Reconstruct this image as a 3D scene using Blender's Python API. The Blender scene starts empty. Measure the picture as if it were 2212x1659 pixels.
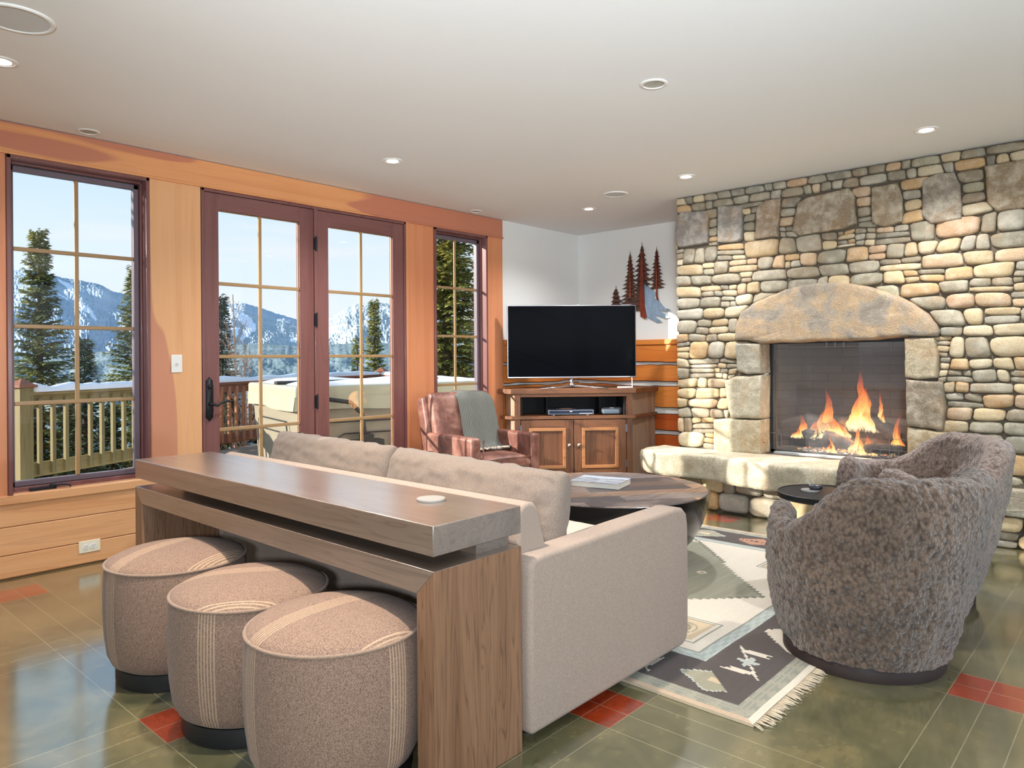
import bpy, bmesh, math, random
from mathutils import Vector, Matrix, noise
PI=math.pi
scene=bpy.context.scene
COL=scene.collection
rnd=random.Random(7)

def lin(c):
    c=c/255.0
    return c/12.92 if c<=0.04045 else ((c+0.055)/1.055)**2.4
def C(r,g,b): return (lin(r),lin(g),lin(b),1.0)
def sm(a,b,x):
    t=max(0.0,min(1.0,(x-a)/(b-a))); return t*t*(3-2*t)
def lerp(a,b,t): return a+(b-a)*t
def N3(x,y,z): return noise.noise(Vector((x,y,z)))

# ---------------------------------------------------------------- materials
class NT:
    def __init__(s,name):
        s.m=bpy.data.materials.new(name); s.m.use_nodes=True
        s.t=s.m.node_tree; s.t.nodes.clear()
        s.out=s.n('ShaderNodeOutputMaterial')
    def n(s,typ,**kw):
        nd=s.t.nodes.new(typ)
        for k,v in kw.items(): setattr(nd,k,v)
        return nd
    def l(s,a,b): s.t.links.new(a,b)
    def set(s,sock,v):
        if isinstance(v,bpy.types.NodeSocket): s.l(v,sock)
        else: sock.default_value=v
    def coord(s,scale=(1,1,1),rot=(0,0,0),loc=(0,0,0),kind='Object'):
        tc=s.n('ShaderNodeTexCoord'); mp=s.n('ShaderNodeMapping')
        s.l(tc.outputs[kind],mp.inputs[0])
        mp.inputs['Scale'].default_value=scale; mp.inputs['Rotation'].default_value=rot; mp.inputs['Location'].default_value=loc
        return mp.outputs[0]
    def noise(s,vec,scale,detail=3,rough=.5,dist=0):
        nd=s.n('ShaderNodeTexNoise'); s.l(vec,nd.inputs['Vector'])
        nd.inputs['Scale'].default_value=scale; nd.inputs['Detail'].default_value=detail
        nd.inputs['Roughness'].default_value=rough; nd.inputs['Distortion'].default_value=dist
        return nd.outputs['Fac']
    def voro(s,vec,scale,feature='F1',out='Distance'):
        nd=s.n('ShaderNodeTexVoronoi',feature=feature); s.l(vec,nd.inputs['Vector']); nd.inputs['Scale'].default_value=scale
        return nd.outputs[out]
    def ramp(s,fac,stops,interp='LINEAR'):
        nd=s.n('ShaderNodeValToRGB'); nd.color_ramp.interpolation=interp
        el=nd.color_ramp.elements
        while len(el)<len(stops): el.new(0.5)
        for e,(p,c) in zip(el,stops): e.position=p; e.color=c if len(c)==4 else (*c,1)
        s.set(nd.inputs[0],fac); return nd.outputs[0]
    def mix(s,fac,a,b,mode='MIX'):
        nd=s.n('ShaderNodeMix',data_type='RGBA',blend_type=mode)
        s.set(nd.inputs[0],fac); s.set(nd.inputs[6],a); s.set(nd.inputs[7],b)
        return nd.outputs[2]
    def math(s,op,a,b=0.0,c=0.0,clamp=False):
        nd=s.n('ShaderNodeMath',operation=op,use_clamp=clamp)
        s.set(nd.inputs[0],a); s.set(nd.inputs[1],b)
        if op in('MULTIPLY_ADD','SMOOTH_MIN'): s.set(nd.inputs[2],c)
        return nd.outputs[0]
    def sep(s,vec):
        nd=s.n('ShaderNodeSeparateXYZ'); s.l(vec,nd.inputs[0]); return nd.outputs
    def bump(s,h,strength=.3,dist=.01,normal=None):
        nd=s.n('ShaderNodeBump'); s.set(nd.inputs['Height'],h)
        nd.inputs['Strength'].default_value=strength; nd.inputs['Distance'].default_value=dist
        if normal: s.l(normal,nd.inputs['Normal'])
        return nd.outputs[0]
    def bsdf(s,color,rough=.5,metal=0,normal=None,spec=.5,coat=0,sheen=0,trans=0,coat_rough=.1):
        p=s.n('ShaderNodeBsdfPrincipled')
        s.set(p.inputs['Base Color'],color); s.set(p.inputs['Roughness'],rough)
        p.inputs['Metallic'].default_value=metal
        p.inputs['Specular IOR Level'].default_value=spec
        p.inputs['Coat Weight'].default_value=coat; p.inputs['Coat Roughness'].default_value=coat_rough
        p.inputs['Sheen Weight'].default_value=sheen
        p.inputs['Transmission Weight'].default_value=trans
        if normal: s.l(normal,p.inputs['Normal'])
        s.l(p.outputs[0],s.out.inputs[0]); s.p=p
        return s.m

def plain(name,col,rough=.5,metal=0,spec=.5,coat=0,bscale=0,bstr=.2,vary=0.06,vscale=6):
    t=NT(name); v=t.coord()
    c=t.mix(t.math('MULTIPLY',t.noise(v,vscale),vary*2),col,tuple(x*.55 for x in col[:3])+(1,))
    nm=t.bump(t.noise(v,bscale,2),bstr,.003) if bscale else None
    return t.bsdf(c,rough,metal,nm,spec,coat)

def wood(name,c1,c2,c3,axis='x',rough=.38,scale=1.0,heart=None,heart_w=.5,knots=0,grain=.25,coat=0,spec=.5,diag=False,seed=0,ring=9):
    """c1 light, c2 mid, c3 dark grain; heart: broad heartwood streak colour"""
    t=NT(name)
    sc={'x':(.5,11,11),'y':(11,.5,11),'z':(11,11,.5)}[axis]
    v=t.coord(tuple(a*scale for a in sc),loc=(seed*3.1,seed*1.7,seed*2.3))
    vv=t.coord((scale,scale,scale),loc=(seed,seed,seed))
    n1=t.noise(v,.55,3,.55,.6)
    wv=t.math('FRACT',t.math('MULTIPLY',n1,ring))
    wv=t.math('ABSOLUTE',t.math('SUBTRACT',wv,.5))
    n2=t.noise(v,7,4,.6)
    c=t.ramp(n1,[(.3,c2),(.5,c1),(.72,c2)])
    c=t.mix(t.math('MULTIPLY',t.ramp(wv,[(.0,(1,1,1)),(.16,(0,0,0))]),grain*1.2),c,c3)
    c=t.mix(t.math('MULTIPLY',t.ramp(n2,[(.5,(0,0,0)),(.8,(1,1,1))]),grain),c,c3)
    if heart is not None:
        sh={'x':(.35,2.6,2.6),'y':(2.6,.35,2.6),'z':(2.6,2.6,.35)}[axis]
        vh=t.coord(sh,loc=(seed*2.1+.3,seed*.7,seed*1.3))
        hn=t.noise(vh,1.25,2,.4)
        c=t.mix(t.ramp(hn,[(heart_w,(0,0,0)),(heart_w+.012,(.85,.85,.85))]),c,heart)
    if knots:
        kc={'x':(.55,1,1),'y':(1,.55,1),'z':(1,1,.55)}[axis]
        kv=t.coord(tuple(a*knots for a in kc),loc=(seed*1.1,seed*.9,seed))
        d=t.voro(kv,1.0)
        c=t.mix(t.ramp(d,[(.05,(1,1,1)),(.085,(0,0,0))]),c,tuple(x*.35 for x in c3[:3])+(1,))
        c=t.mix(t.math('MULTIPLY',t.ramp(d,[(.07,(1,1,1)),(.2,(0,0,0))]),.5),c,c3)
    if diag:
        dv=t.coord((1,1,1))
        x,y,z=t.sep(dv)
        h=t.math('ADD',t.math('SUBTRACT',y,x),t.math('MULTIPLY',z,1.1))
        h=t.math('ADD',t.math('MULTIPLY',h,95),t.math('MULTIPLY',t.noise(dv,4),14))
        s=t.math('ABSOLUTE',t.math('SINE',h))
        c=t.mix(t.math('MULTIPLY',t.ramp(s,[(.0,(1,1,1)),(.35,(0,0,0))]),.55),c,c3)
    nm=t.bump(t.math('ADD',n2,t.math('MULTIPLY',wv,.3)),.12,.002)
    return t.bsdf(c,rough,0,nm,spec,coat)

def fabric(name,c1,c2,scale=420,rough=.95,bstr=.35,sheen=.15,blotch=.5,aniso=(1,1,1)):
    t=NT(name); v=t.coord(aniso)
    n=t.noise(v,scale,2,.6); b=t.noise(t.coord(),3.0,3)
    c=t.mix(t.ramp(n,[(.35,(0,0,0)),(.65,(1,1,1))]),c1,c2)
    c=t.mix(t.math('MULTIPLY',b,blotch*.3),c,tuple(x*.6 for x in c1[:3])+(1,))
    return t.bsdf(c,rough,0,t.bump(n,bstr,.0025),.2,0,sheen)

def attr_stone(name,rough=.85,grain=(.0,),gscale=90,amount=.35,bstr=.5):
    t=NT(name); v=t.coord()
    a=t.n('ShaderNodeAttribute',attribute_name='Col')
    n=t.noise(v,gscale,4,.75); m=t.noise(v,14,4,.6); bl=t.noise(v,5,3,.6,.5)
    c=t.mix(t.math('MULTIPLY',t.ramp(n,[(.38,(0,0,0)),(.62,(1,1,1))]),amount),a.outputs['Color'],C(70,62,52))
    c=t.mix(t.math('MULTIPLY',t.ramp(m,[(.45,(0,0,0)),(.7,(1,1,1))]),amount),c,C(232,222,200))
    c=t.mix(t.math('MULTIPLY',t.ramp(bl,[(.5,(0,0,0)),(.75,(1,1,1))]),.4),c,C(176,132,84))
    h=t.math('ADD',t.math('MULTIPLY',m,1.0),t.math('MULTIPLY',n,.5))
    return t.bsdf(c,rough,0,t.bump(h,bstr,.012),.3)

def emis(name,col,strength):
    t=NT(name); e=t.n('ShaderNodeEmission'); e.inputs[0].default_value=col; e.inputs[1].default_value=strength
    t.l(e.outputs[0],t.out.inputs[0]); return t.m

# ---------------------------------------------------------------- mesh helpers
class MB:
    def __init__(s): s.v=[]; s.f=[]; s.c=[]
    def add(s,vs,fs,col=None,M=None):
        o=len(s.v)
        if M is not None: vs=[M@Vector(v) for v in vs]
        s.v+= [tuple(v) for v in vs]
        s.f+= [tuple(i+o for i in f) for f in fs]
        s.c+= [col]*len(fs)
        return s
    def box(s,x0,x1,y0,y1,z0,z1,col=None,M=None):
        vs=[(x0,y0,z0),(x1,y0,z0),(x1,y1,z0),(x0,y1,z0),(x0,y0,z1),(x1,y0,z1),(x1,y1,z1),(x0,y1,z1)]
        return s.add(vs,[(0,3,2,1),(4,5,6,7),(0,1,5,4),(1,2,6,5),(2,3,7,6),(3,0,4,7)],col,M)
    def lathe(s,prof,cx=0,cy=0,seg=48,col=None,M=None,cap=True,sx=1,sy=1):
        vs=[];fs=[]
        n=len(prof)
        for r,z in prof:
            for k in range(seg):
                a=2*PI*k/seg; vs.append((cx+r*sx*math.cos(a),cy+r*sy*math.sin(a),z))
        for i in range(n-1):
            for k in range(seg):
                k2=(k+1)%seg; fs.append((i*seg+k,i*seg+k2,(i+1)*seg+k2,(i+1)*seg+k))
        if cap:
            fs.append(tuple(range(seg))[::-1]); fs.append(tuple((n-1)*seg+k for k in range(seg)))
        return s.add(vs,fs,col,M)
    def tube(s,pts,r,seg=8,col=None,M=None,cap=True):
        pts=[Vector(p) for p in pts]; vs=[];fs=[]
        rr=r if isinstance(r,(list,tuple)) else [r]*len(pts)
        up=Vector((0,0,1))
        for i,p in enumerate(pts):
            d=(pts[min(i+1,len(pts)-1)]-pts[max(i-1,0)])
            if d.length<1e-9: d=Vector((0,0,1))
            d.normalize()
            a=d.cross(up)
            if a.length<.05: a=d.cross(Vector((1,0,0)))
            a.normalize(); b=d.cross(a)
            for k in range(seg):
                t=2*PI*k/seg; vs.append(tuple(p+(a*math.cos(t)+b*math.sin(t))*rr[i]))
        for i in range(len(pts)-1):
            for k in range(seg):
                k2=(k+1)%seg; fs.append((i*seg+k,i*seg+k2,(i+1)*seg+k2,(i+1)*seg+k))
        if cap:
            fs.append(tuple(range(seg))[::-1]); fs.append(tuple((len(pts)-1)*seg+k for k in range(seg)))
        return s.add(vs,fs,col,M)
    def prism(s,poly,z0,z1,col=None,M=None):
        n=len(poly); vs=[(x,y,z0) for x,y in poly]+[(x,y,z1) for x,y in poly]
        fs=[tuple(range(n))[::-1],tuple(range(n,2*n))]+[(i,(i+1)%n,n+(i+1)%n,n+i) for i in range(n)]
        return s.add(vs,fs,col,M)
    def grid(s,fn,nu,nv,col=None,M=None,wrapu=False,colfn=None):
        vs=[];fs=[]
        for j in range(nv+1):
            for i in range(nu+(0 if wrapu else 1)): vs.append(fn(i/nu,j/nv))
        w=nu if wrapu else nu+1
        o=len(s.v)
        cs=[]
        for j in range(nv):
            for i in range(nu):
                i2=(i+1)%w if wrapu else i+1
                fs.append((j*w+i,j*w+i2,(j+1)*w+i2,(j+1)*w+i)); cs.append(colfn((i+.5)/nu,(j+.5)/nv) if colfn else col)
        if M is not None: vs=[M@Vector(v) for v in vs]
        s.v+=[tuple(v) for v in vs]; s.f+=[tuple(q+o for q in f) for f in fs]; s.c+=cs
        return s
    def obj(s,name,mat,parent=None,smooth=False,bevel=0,bseg=2,sub=0,angle=None,fixn=True):
        me=bpy.data.meshes.new(name); me.from_pydata(s.v,[],s.f)
        if any(c is not None for c in s.c):
            a=me.color_attributes.new('Col','FLOAT_COLOR','CORNER')
            buf=[]
            for p,c in zip(me.polygons,s.c):
                cc=c if c is not None else (1,1,1,1)
                buf+=list(cc)*p.loop_total
            a.data.foreach_set('color',buf)
        if fixn:
            bm=bmesh.new(); bm.from_mesh(me); bmesh.ops.recalc_face_normals(bm,faces=bm.faces); bm.to_mesh(me); bm.free()
        mats=mat if isinstance(mat,(list,tuple)) else [mat]
        for m in mats: me.materials.append(m)
        if smooth or angle:
            me.polygons.foreach_set('use_smooth',[True]*len(me.polygons))
            if angle: me.set_sharp_from_angle(angle=math.radians(angle))
        o=bpy.data.objects.new(name,me); COL.objects.link(o)
        if parent is not None: o.parent=parent
        if bevel:
            b=o.modifiers.new('b','BEVEL'); b.width=bevel; b.segments=bseg; b.limit_method='ANGLE'; b.angle_limit=math.radians(40)
            b.harden_normals=False
            me.polygons.foreach_set('use_smooth',[True]*len(me.polygons)); me.set_sharp_from_angle(angle=math.radians(45))
        if sub:
            b=o.modifiers.new('s','SUBSURF'); b.levels=sub; b.render_levels=sub
        return o

def tag(o,label,cat,group=None,kind=None):
    o['label']=label; o['category']=cat
    if group: o['group']=group
    if kind: o['kind']=kind
    return o
def thing(name,label,cat,loc=(0,0,0),rz=0,group=None):
    """Empty at the thing's base; children use local coordinates"""
    o=bpy.data.objects.new(name,None); COL.objects.link(o); o.empty_display_size=.05
    o.location=loc; o.rotation_euler=(0,0,rz)
    return tag(o,label,cat,group)
def struct(o): o['kind']='structure'; return o
def copy_tree(o,parent=None):
    c=o.copy(); COL.objects.link(c)
    if parent is not None: c.parent=parent
    for ch in list(o.children): copy_tree(ch,c)
    return c
def TR(x=0,y=0,z=0,rz=0,rx=0,ry=0):
    return Matrix.Translation((x,y,z))@Matrix.Rotation(rz,4,'Z')@Matrix.Rotation(ry,4,'Y')@Matrix.Rotation(rx,4,'X')

# ---------------------------------------------------------------- camera (calibrated on a 2212x1659 frame)
F,YAW,ROLL,CY,H=1564.86,0.733785,-0.00730085,772.13,1.2
def cam_axes():
    A=Vector((math.sin(YAW),0,math.cos(YAW))); B=Vector((-math.cos(YAW),0,math.sin(YAW))); Zc=Vector((0,-1,0))
    c,s=math.cos(ROLL),math.sin(ROLL)
    rot=lambda v: Vector((c*v.x-s*v.y,s*v.x+c*v.y,v.z))
    A,B,Zc=rot(A),rot(B),rot(Zc)
    right=Vector((A.x,B.x,Zc.x)); down=Vector((A.y,B.y,Zc.y)); fwd=Vector((A.z,B.z,Zc.z))
    return right,down,fwd
RT,DN,FW=cam_axes()
def ray(px,py): return RT*((px-1106)/F)+DN*((py-CY)/F)+FW
def atX(v,px,py): d=ray(px,py); return Vector((0,0,H))+d*(v/d.x)
def atY(v,px,py): d=ray(px,py); return Vector((0,0,H))+d*(v/d.y)
def atZ(v,px,py): d=ray(px,py); return Vector((0,0,H))+d*((v-H)/d.z)
def atD(v,px,py): d=ray(px,py); return Vector((0,0,H))+d*(v/math.hypot(d.x,d.y))   # at horizontal distance v
cam=bpy.data.cameras.new('camera'); co=bpy.data.objects.new('camera',cam); COL.objects.link(co)
cam.sensor_width=36; cam.sensor_fit='HORIZONTAL'; cam.lens=F/2212*36; cam.shift_y=-(829.5-CY)/2212
cam.clip_start=.02; cam.clip_end=20000
co.matrix_world=Matrix(((RT.x,-DN.x,-FW.x,0),(RT.y,-DN.y,-FW.y,0),(RT.z,-DN.z,-FW.z,H),(0,0,0,1)))
scene.camera=co
scene.view_settings.view_transform='Standard'; scene.view_settings.look='None'
scene.view_settings.gamma=1; scene.view_settings.exposure=0; scene.view_settings.use_curve_mapping=False
SUNPOW=9; RW=42; FILL=180
# ================================================================ SETTING
CEIL=2.52; YW=4.718; XC=5.43; XA=6.343
PINE1,PINE2,PINE3=C(226,172,124),C(214,150,100),C(180,112,70)
m_pine=wood('pine_horizontal',PINE1,PINE2,PINE3,'x',.38,1.0,knots=1.9,grain=.22,seed=1)
m_pine_z=wood('pine_vertical',C(228,172,122),C(220,158,108),C(192,122,80),'z',.38,1.0,heart=C(198,132,104),heart_w=.52,grain=.12,seed=2)
m_pine_z2=wood('pine_vertical_red',C(218,144,100),C(208,130,88),C(182,104,66),'z',.38,1.0,grain=.12,seed=5)
m_pine_h=wood('pine_header',C(226,158,104),C(214,142,90),C(184,110,70),'x',.38,1.0,heart=C(188,116,92),heart_w=.44,knots=.9,grain=.14,seed=3)
m_frame=wood('dark_red_stained_wood',C(128,84,80),C(116,72,68),C(86,50,50),'z',.28,1.0,grain=.2,seed=4,coat=.2)
m_frame_x=wood('dark_red_stained_rail',C(128,84,80),C(116,72,68),C(86,50,50),'x',.28,1.0,grain=.2,seed=6,coat=.2)
m_muntin=plain('tan_grille_bar',C(168,134,92),.35,0,.5,vary=.05)
m_sash=plain('grey_brown_sash',C(112,96,104),.35)
m_paint=plain('off_white_paint',C(232,229,223),.85,0,.2,vary=.01,bscale=160,bstr=.05)
m_ceil=plain('ceiling_paint',C(240,239,236),.9,0,.2,vary=.0)
m_black=plain('black_iron',C(30,31,34),.45,.3)
m_whiteplastic=plain('white_plastic',C(236,234,228),.4,vary=.01)

def glass_mat(name='window_glass',tint=(1,1,1,1),refl=.06):
    t=NT(name); tr=t.n('ShaderNodeBsdfTransparent'); tr.inputs[0].default_value=tint
    gl=t.n('ShaderNodeBsdfGlossy'); gl.inputs['Roughness'].default_value=.0
    lw=t.n('ShaderNodeLayerWeight'); lw.inputs[0].default_value=.5
    fr=t.math('MULTIPLY_ADD',t.math('POWER',lw.outputs['Facing'],5.0),.2,.02)
    mx=t.n('ShaderNodeMixShader'); t.l(fr,mx.inputs[0]); t.l(tr.outputs[0],mx.inputs[1]); t.l(gl.outputs[0],mx.inputs[2])
    t.l(mx.outputs[0],t.out.inputs[0]); return t.m
m_glass=glass_mat()

# --- floor: scored and stained concrete tiles
def floor_mat():
    t=NT('stained_tile_floor'); v=t.coord(); x,y,z=t.sep(v)
    P=.986
    def band(co,off):
        u=t.math('MULTIPLY',t.math('FRACT',t.math('DIVIDE',t.math('SUBTRACT',co,off),P)),P)
        idx=t.math('FLOOR',t.math('DIVIDE',t.math('SUBTRACT',co,off),P))
        inb=t.math('LESS_THAN',u,.225)
        d=None
        for p in (0,.1125,.225,P):
            dd=t.math('ABSOLUTE',t.math('SUBTRACT',u,p)); d=dd if d is None else t.math('MINIMUM',d,dd)
        return u,idx,inb,d
    ux,ix,bx,dx=band(x,.955); uy,iy,by,dy=band(y,.355)
    # tile id for per-tile tone
    cell=t.n('ShaderNodeCombineXYZ')
    t.l(t.math('ADD',ix,t.math('MULTIPLY',bx,.37)),cell.inputs[0]); t.l(t.math('ADD',iy,t.math('MULTIPLY',by,.53)),cell.inputs[1])
    wn=t.n('ShaderNodeTexWhiteNoise',noise_dimensions='3D'); t.l(cell.outputs[0],wn.inputs[0])
    n1=t.noise(v,3.2,6,.62,.8); n2=t.noise(v,22,4,.6); n3=t.noise(t.coord((1,3.5,1)),9,4,.6,.7)
    g=t.ramp(n1,[(.28,C(70,70,48)),(.45,C(96,93,66)),(.6,C(116,108,76)),(.75,C(140,124,84))])
    g=t.mix(t.math('MULTIPLY',wn.outputs[0],.3),g,C(80,88,68))
    g=t.mix(t.math('MULTIPLY',t.ramp(n3,[(.5,(0,0,0)),(.75,(1,1,1))]),.3),g,C(58,54,38))
    g=t.mix(t.math('MULTIPLY',t.ramp(n2,[(.55,(0,0,0)),(.8,(1,1,1))]),.3),g,C(160,146,100))
    r=t.ramp(n1,[(.3,C(126,34,14)),(.7,C(176,66,32))])
    r=t.mix(t.math('MULTIPLY',t.ramp(n2,[(.5,(0,0,0)),(.8,(1,1,1))]),.3),r,C(90,22,12))
    par=t.math('MODULO',t.math('ADD',t.math('ADD',ix,iy),10),2)
    even=t.math('LESS_THAN',par,.5)
    red=t.math('MULTIPLY',t.math('MULTIPLY',bx,by),even)
    c=t.mix(red,g,r)
    d=t.math('MINIMUM',dx,dy)
    # keep centre scores inside the bands only where they belong
    gr=t.math('LESS_THAN',d,.0018)
    c=t.mix(t.math('MULTIPLY',gr,.42),c,C(176,168,140))
    hb=t.math('ADD',t.math('MULTIPLY',t.math('LESS_THAN',d,.003),-1.0),t.math('MULTIPLY',n1,.35))
    nm=t.bump(hb,.25,.002)
    rough=t.math('ADD',t.math('MULTIPLY',n2,.12),.12)
    return t.bsdf(c,rough,0,nm,.6,1.0,coat_rough=.13)
m_floor=floor_mat()
for n_ in m_floor.node_tree.nodes:
    if n_.type=='BSDF_PRINCIPLED': n_.inputs['Coat IOR'].default_value=1.9
struct(MB().box(-5,6.6,-5,4.86,-.1,0).obj('floor',m_floor))
struct(MB().box(-5,6.6,-5,4.95,CEIL,CEIL+.12).obj('ceiling',m_ceil))

# --- window wall (left)
wl=MB()
wl.box(-5,-1.2,4.75,4.835,0,CEIL)
wl.box(-1.2,-.75,4.75,4.835,0,CEIL)
wl.box(-.2,1.10,4.75,4.835,0,CEIL); wl.box(-.75,-.2,4.75,4.835,0,1.74); wl.box(-.75,-.2,4.75,4.835,2.3,CEIL)
wl.box(1.10,1.845,4.75,4.835,0,.45); wl.box(1.10,1.845,4.75,4.835,2.33,CEIL)
wl.box(1.845,2.19,4.75,4.835,0,CEIL)
wl.box(2.19,3.905,4.75,4.835,2.33,CEIL)
wl.box(3.905,4.23,4.75,4.835,0,CEIL)
wl.box(4.23,4.885,4.75,4.835,0,.45); wl.box(4.23,4.885,4.75,4.835,2.33,CEIL)
wl.box(4.885,6.5,4.75,4.835,0,CEIL)
struct(wl.obj('wall_left',m_paint))
# horizontal pine planks below the first window
pl=MB(); z=0.008
for h in (.125,.155,.135):
    pl.box(-5,2.18,4.722,4.752,z,z+h-.003); z+=h
pl.box(-5,2.18,4.735,4.753,0,.43)
struct(pl.obj('trim_1',m_pine,bevel=.004))
struct(MB().box(-.98,2.18,4.706,4.75,.410,.4625).box(1.10,1.848,4.712,4.84,.44,.4665).obj('trim_2',m_pine,bevel=.006))
# upright casings
struct(MB().box(-.1,1.096,4.718,4.752,.46,2.345).obj('trim_3',m_pine_z2,bevel=.003))
struct(MB().box(1.850,2.178,4.718,4.752,.46,2.345).obj('trim_4',m_pine_z,bevel=.003))
struct(MB().box(3.912,3.944,4.708,4.752,0,2.345).box(3.946,4.226,4.718,4.752,0,2.345).obj('trim_5',m_pine_z2,bevel=.004))
struct(MB().box(4.890,5.107,4.718,4.752,0,2.345).obj('trim_6',m_pine_z2,bevel=.003))
# header with bead
hd=MB(); hd.box(-5,5.107,4.714,4.752,2.352,2.5165); hd.box(-5,5.112,4.703,4.752,2.338,2.352)
struct(hd.obj('trim_7',m_pine_h,bevel=.003))
struct(MB().box(-5,5.0,4.735,4.7515,2.5165,2.52).obj('trim_8',m_black))

def casement(idx,x0,x1,zs0,label_crank=True):
    """dark reveal, grey sash and brass grille"""
    w=bpy.data.objects.new('window_%d'%idx,None); COL.objects.link(w); struct(w)
    fr=MB()
    z0,z1=zs0,2.338
    fr.box(x0,x0+.022,4.705,4.838,z0,z1); fr.box(x1-.022,x1,4.705,4.838,z0,z1)
    fr.box(x0,x1,4.705,4.838,z1-.022,z1); 
    fr.box(x0+.022,x0+.034,4.765,4.838,z0,z1); fr.box(x1-.034,x1-.022,4.765,4.838,z0,z1); fr.box(x0,x1,4.765,4.838,z1-.036,z1-.022)
    fr.box(x0,x1,4.765,4.838,z0,z0+.03)
    fr.obj('window_frame',m_frame,w,bevel=.003)
    a,b=x0+.036,x1-.036; s=MB(); sb=z0+.032; st=z1-.04; wd=.03
    s.box(a,a+wd*.5,4.788,4.83,sb,st); s.box(b-wd,b,4.788,4.83,sb,st); s.box(a,b,4.788,4.83,st-wd,st); s.box(a,b,4.788,4.83,sb,sb+wd)
    s.obj('sash',m_sash,w,bevel=.003)
    ga,gb,g0,g1=a+wd*.5,b-wd,sb+wd,st-wd
    MB().box(ga-.004,gb+.004,4.807,4.811,g0-.004,g1+.004).obj('window_pane',m_glass,w)
    g=MB(); xm=(ga+gb)/2
    g.box(xm-.0115,xm+.0115,4.792,4.806,g0,g1)
    for k in (1,2,3):
        zz=g0+(g1-g0)*k/4; g.box(ga,gb,4.790,4.806,zz-.0115,zz+.0115)
    g.obj('grille',m_muntin,w,bevel=.004)
    if label_crank:
        c=MB(); cx=x0+.13
        c.box(cx-.02,cx+.11,4.735,4.765,z0,z0+.022); c.tube([(cx+.08,4.74,z0+.025),(cx+.13,4.715,z0+.03),(cx+.165,4.705,z0+.024),(cx+.172,4.70,z0+.012)],.006)
        c.lathe([(.0,0),(.013,0),(.013,.016),(0,.016)],0,0,16,M=TR(cx+.09,4.742,z0+.018),cap=False)
        c.obj('crank_handle',m_black,w,bevel=.002)
    return w
casement(1,1.096,1.850,.4615)
casement(2,4.226,4.890,.4615,False)
# window beyond the left edge of the frame (daylight source)
w0=casement(3,-.75,-.2,1.74,False)

# --- french doors
dr=bpy.data.objects.new('door_1',None); COL.objects.link(dr); struct(dr)
f=MB()
f.box(2.18,2.20,4.712,4.80,0,2.337); f.box(3.892,3.912,4.712,4.80,0,2.337); f.box(2.18,3.912,4.712,4.80,2.318,2.337)
f.box(3.032,3.062,4.712,4.76,0,2.32); f.box(2.18,3.912,4.76,4.84,0,.03)
f.obj('door_frame',m_frame,dr,bevel=.003)
def leaf(x0,x1,gx0,gx1):
    z0,z1,g0,g1=.012,2.316,.235,2.205
    for q0,q1 in ((x0,gx0),(gx1,x1)): MB().box(q0,q1,4.722,4.768,z0,z1).obj('door_stile',m_frame,dr,bevel=.003)
    for q0,q1 in ((g1,z1),(z0,g0)): MB().box(gx0,gx1,4.7225,4.7675,q0,q1).obj('door_rail',m_frame_x,dr,bevel=.002)
    MB().box(gx0-.004,gx1+.004,4.748,4.752,g0-.004,g1+.004).obj('door_pane',m_glass,dr)
    g=MB(); xm=(gx0+gx1)/2
    g.box(xm-.0115,xm+.0115,4.731,4.747,g0,g1)
    for k in (1,2,3):
        zz=g0+(g1-g0)*k/4; g.box(gx0,gx1,4.729,4.747,zz-.0115,zz+.0115)
    # slim brass edging round the glass
    g.box(gx0,gx0+.006,4.735,4.747,g0,g1); g.box(gx1-.006,gx1,4.735,4.747,g0,g1); g.box(gx0,gx1,4.735,4.747,g1-.006,g1)
    g.obj('grille',m_muntin,dr,bevel=.004)
leaf(2.202,3.031,2.300,2.912); leaf(3.063,3.890,3.160,3.778)
for zz in (2.06,1.49,.88):
    h=MB(); h.box(3.030,3.048,4.703,4.722,zz-.045,zz+.045); h.lathe([(0,-.055),(.007,-.055),(.007,.055),(0,.055)],3.043,4.702,12,cap=False,M=TR(0,0,zz))
    h.obj('hinge',m_black,dr,bevel=.001)
hp=MB()
pts=[(-.011,-.135),(0,-.15),(.011,-.135),(.022,-.125),(.022,-.10),(.025,-.095),(.025,.09),(.022,.095),(.022,.12),(.011,.13),(0,.145),(-.011,.13),(-.022,.12),(-.022,.095),(-.025,.09),(-.025,-.095),(-.022,-.10),(-.022,-.125)]
Mh=Matrix(((1,0,0,2.226),(0,0,-1,4.722),(0,1,0,.94),(0,0,0,1)))
hp.prism(pts,0,.010,M=Mh)
hp.tube([(2.226,4.712,.905),(2.226,4.672,.905)],.011,12)
hp.tube([(2.226,4.672,.905),(2.258,4.665,.895),(2.29,4.664,.915),(2.33,4.668,.925),(2.352,4.674,.915)],[.010,.009,.008,.007,.006],10)
hp.lathe([(0,0),(.014,0),(.012,.012),(0,.014)],0,0,16,M=Matrix(((1,0,0,2.226),(0,0,-1,4.712),(0,1,0,1.02),(0,0,0,1))),cap=False)
hp.obj('door_handle',m_black,dr,smooth=True)

# --- alcove walls
struct(MB().box(XA,XA+.12,2.8,4.9,0,CEIL).obj('wall_back',m_paint))
struct(MB().box(5.115,XA,4.735,4.76,0,CEIL).obj('wall_side',m_paint))
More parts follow.
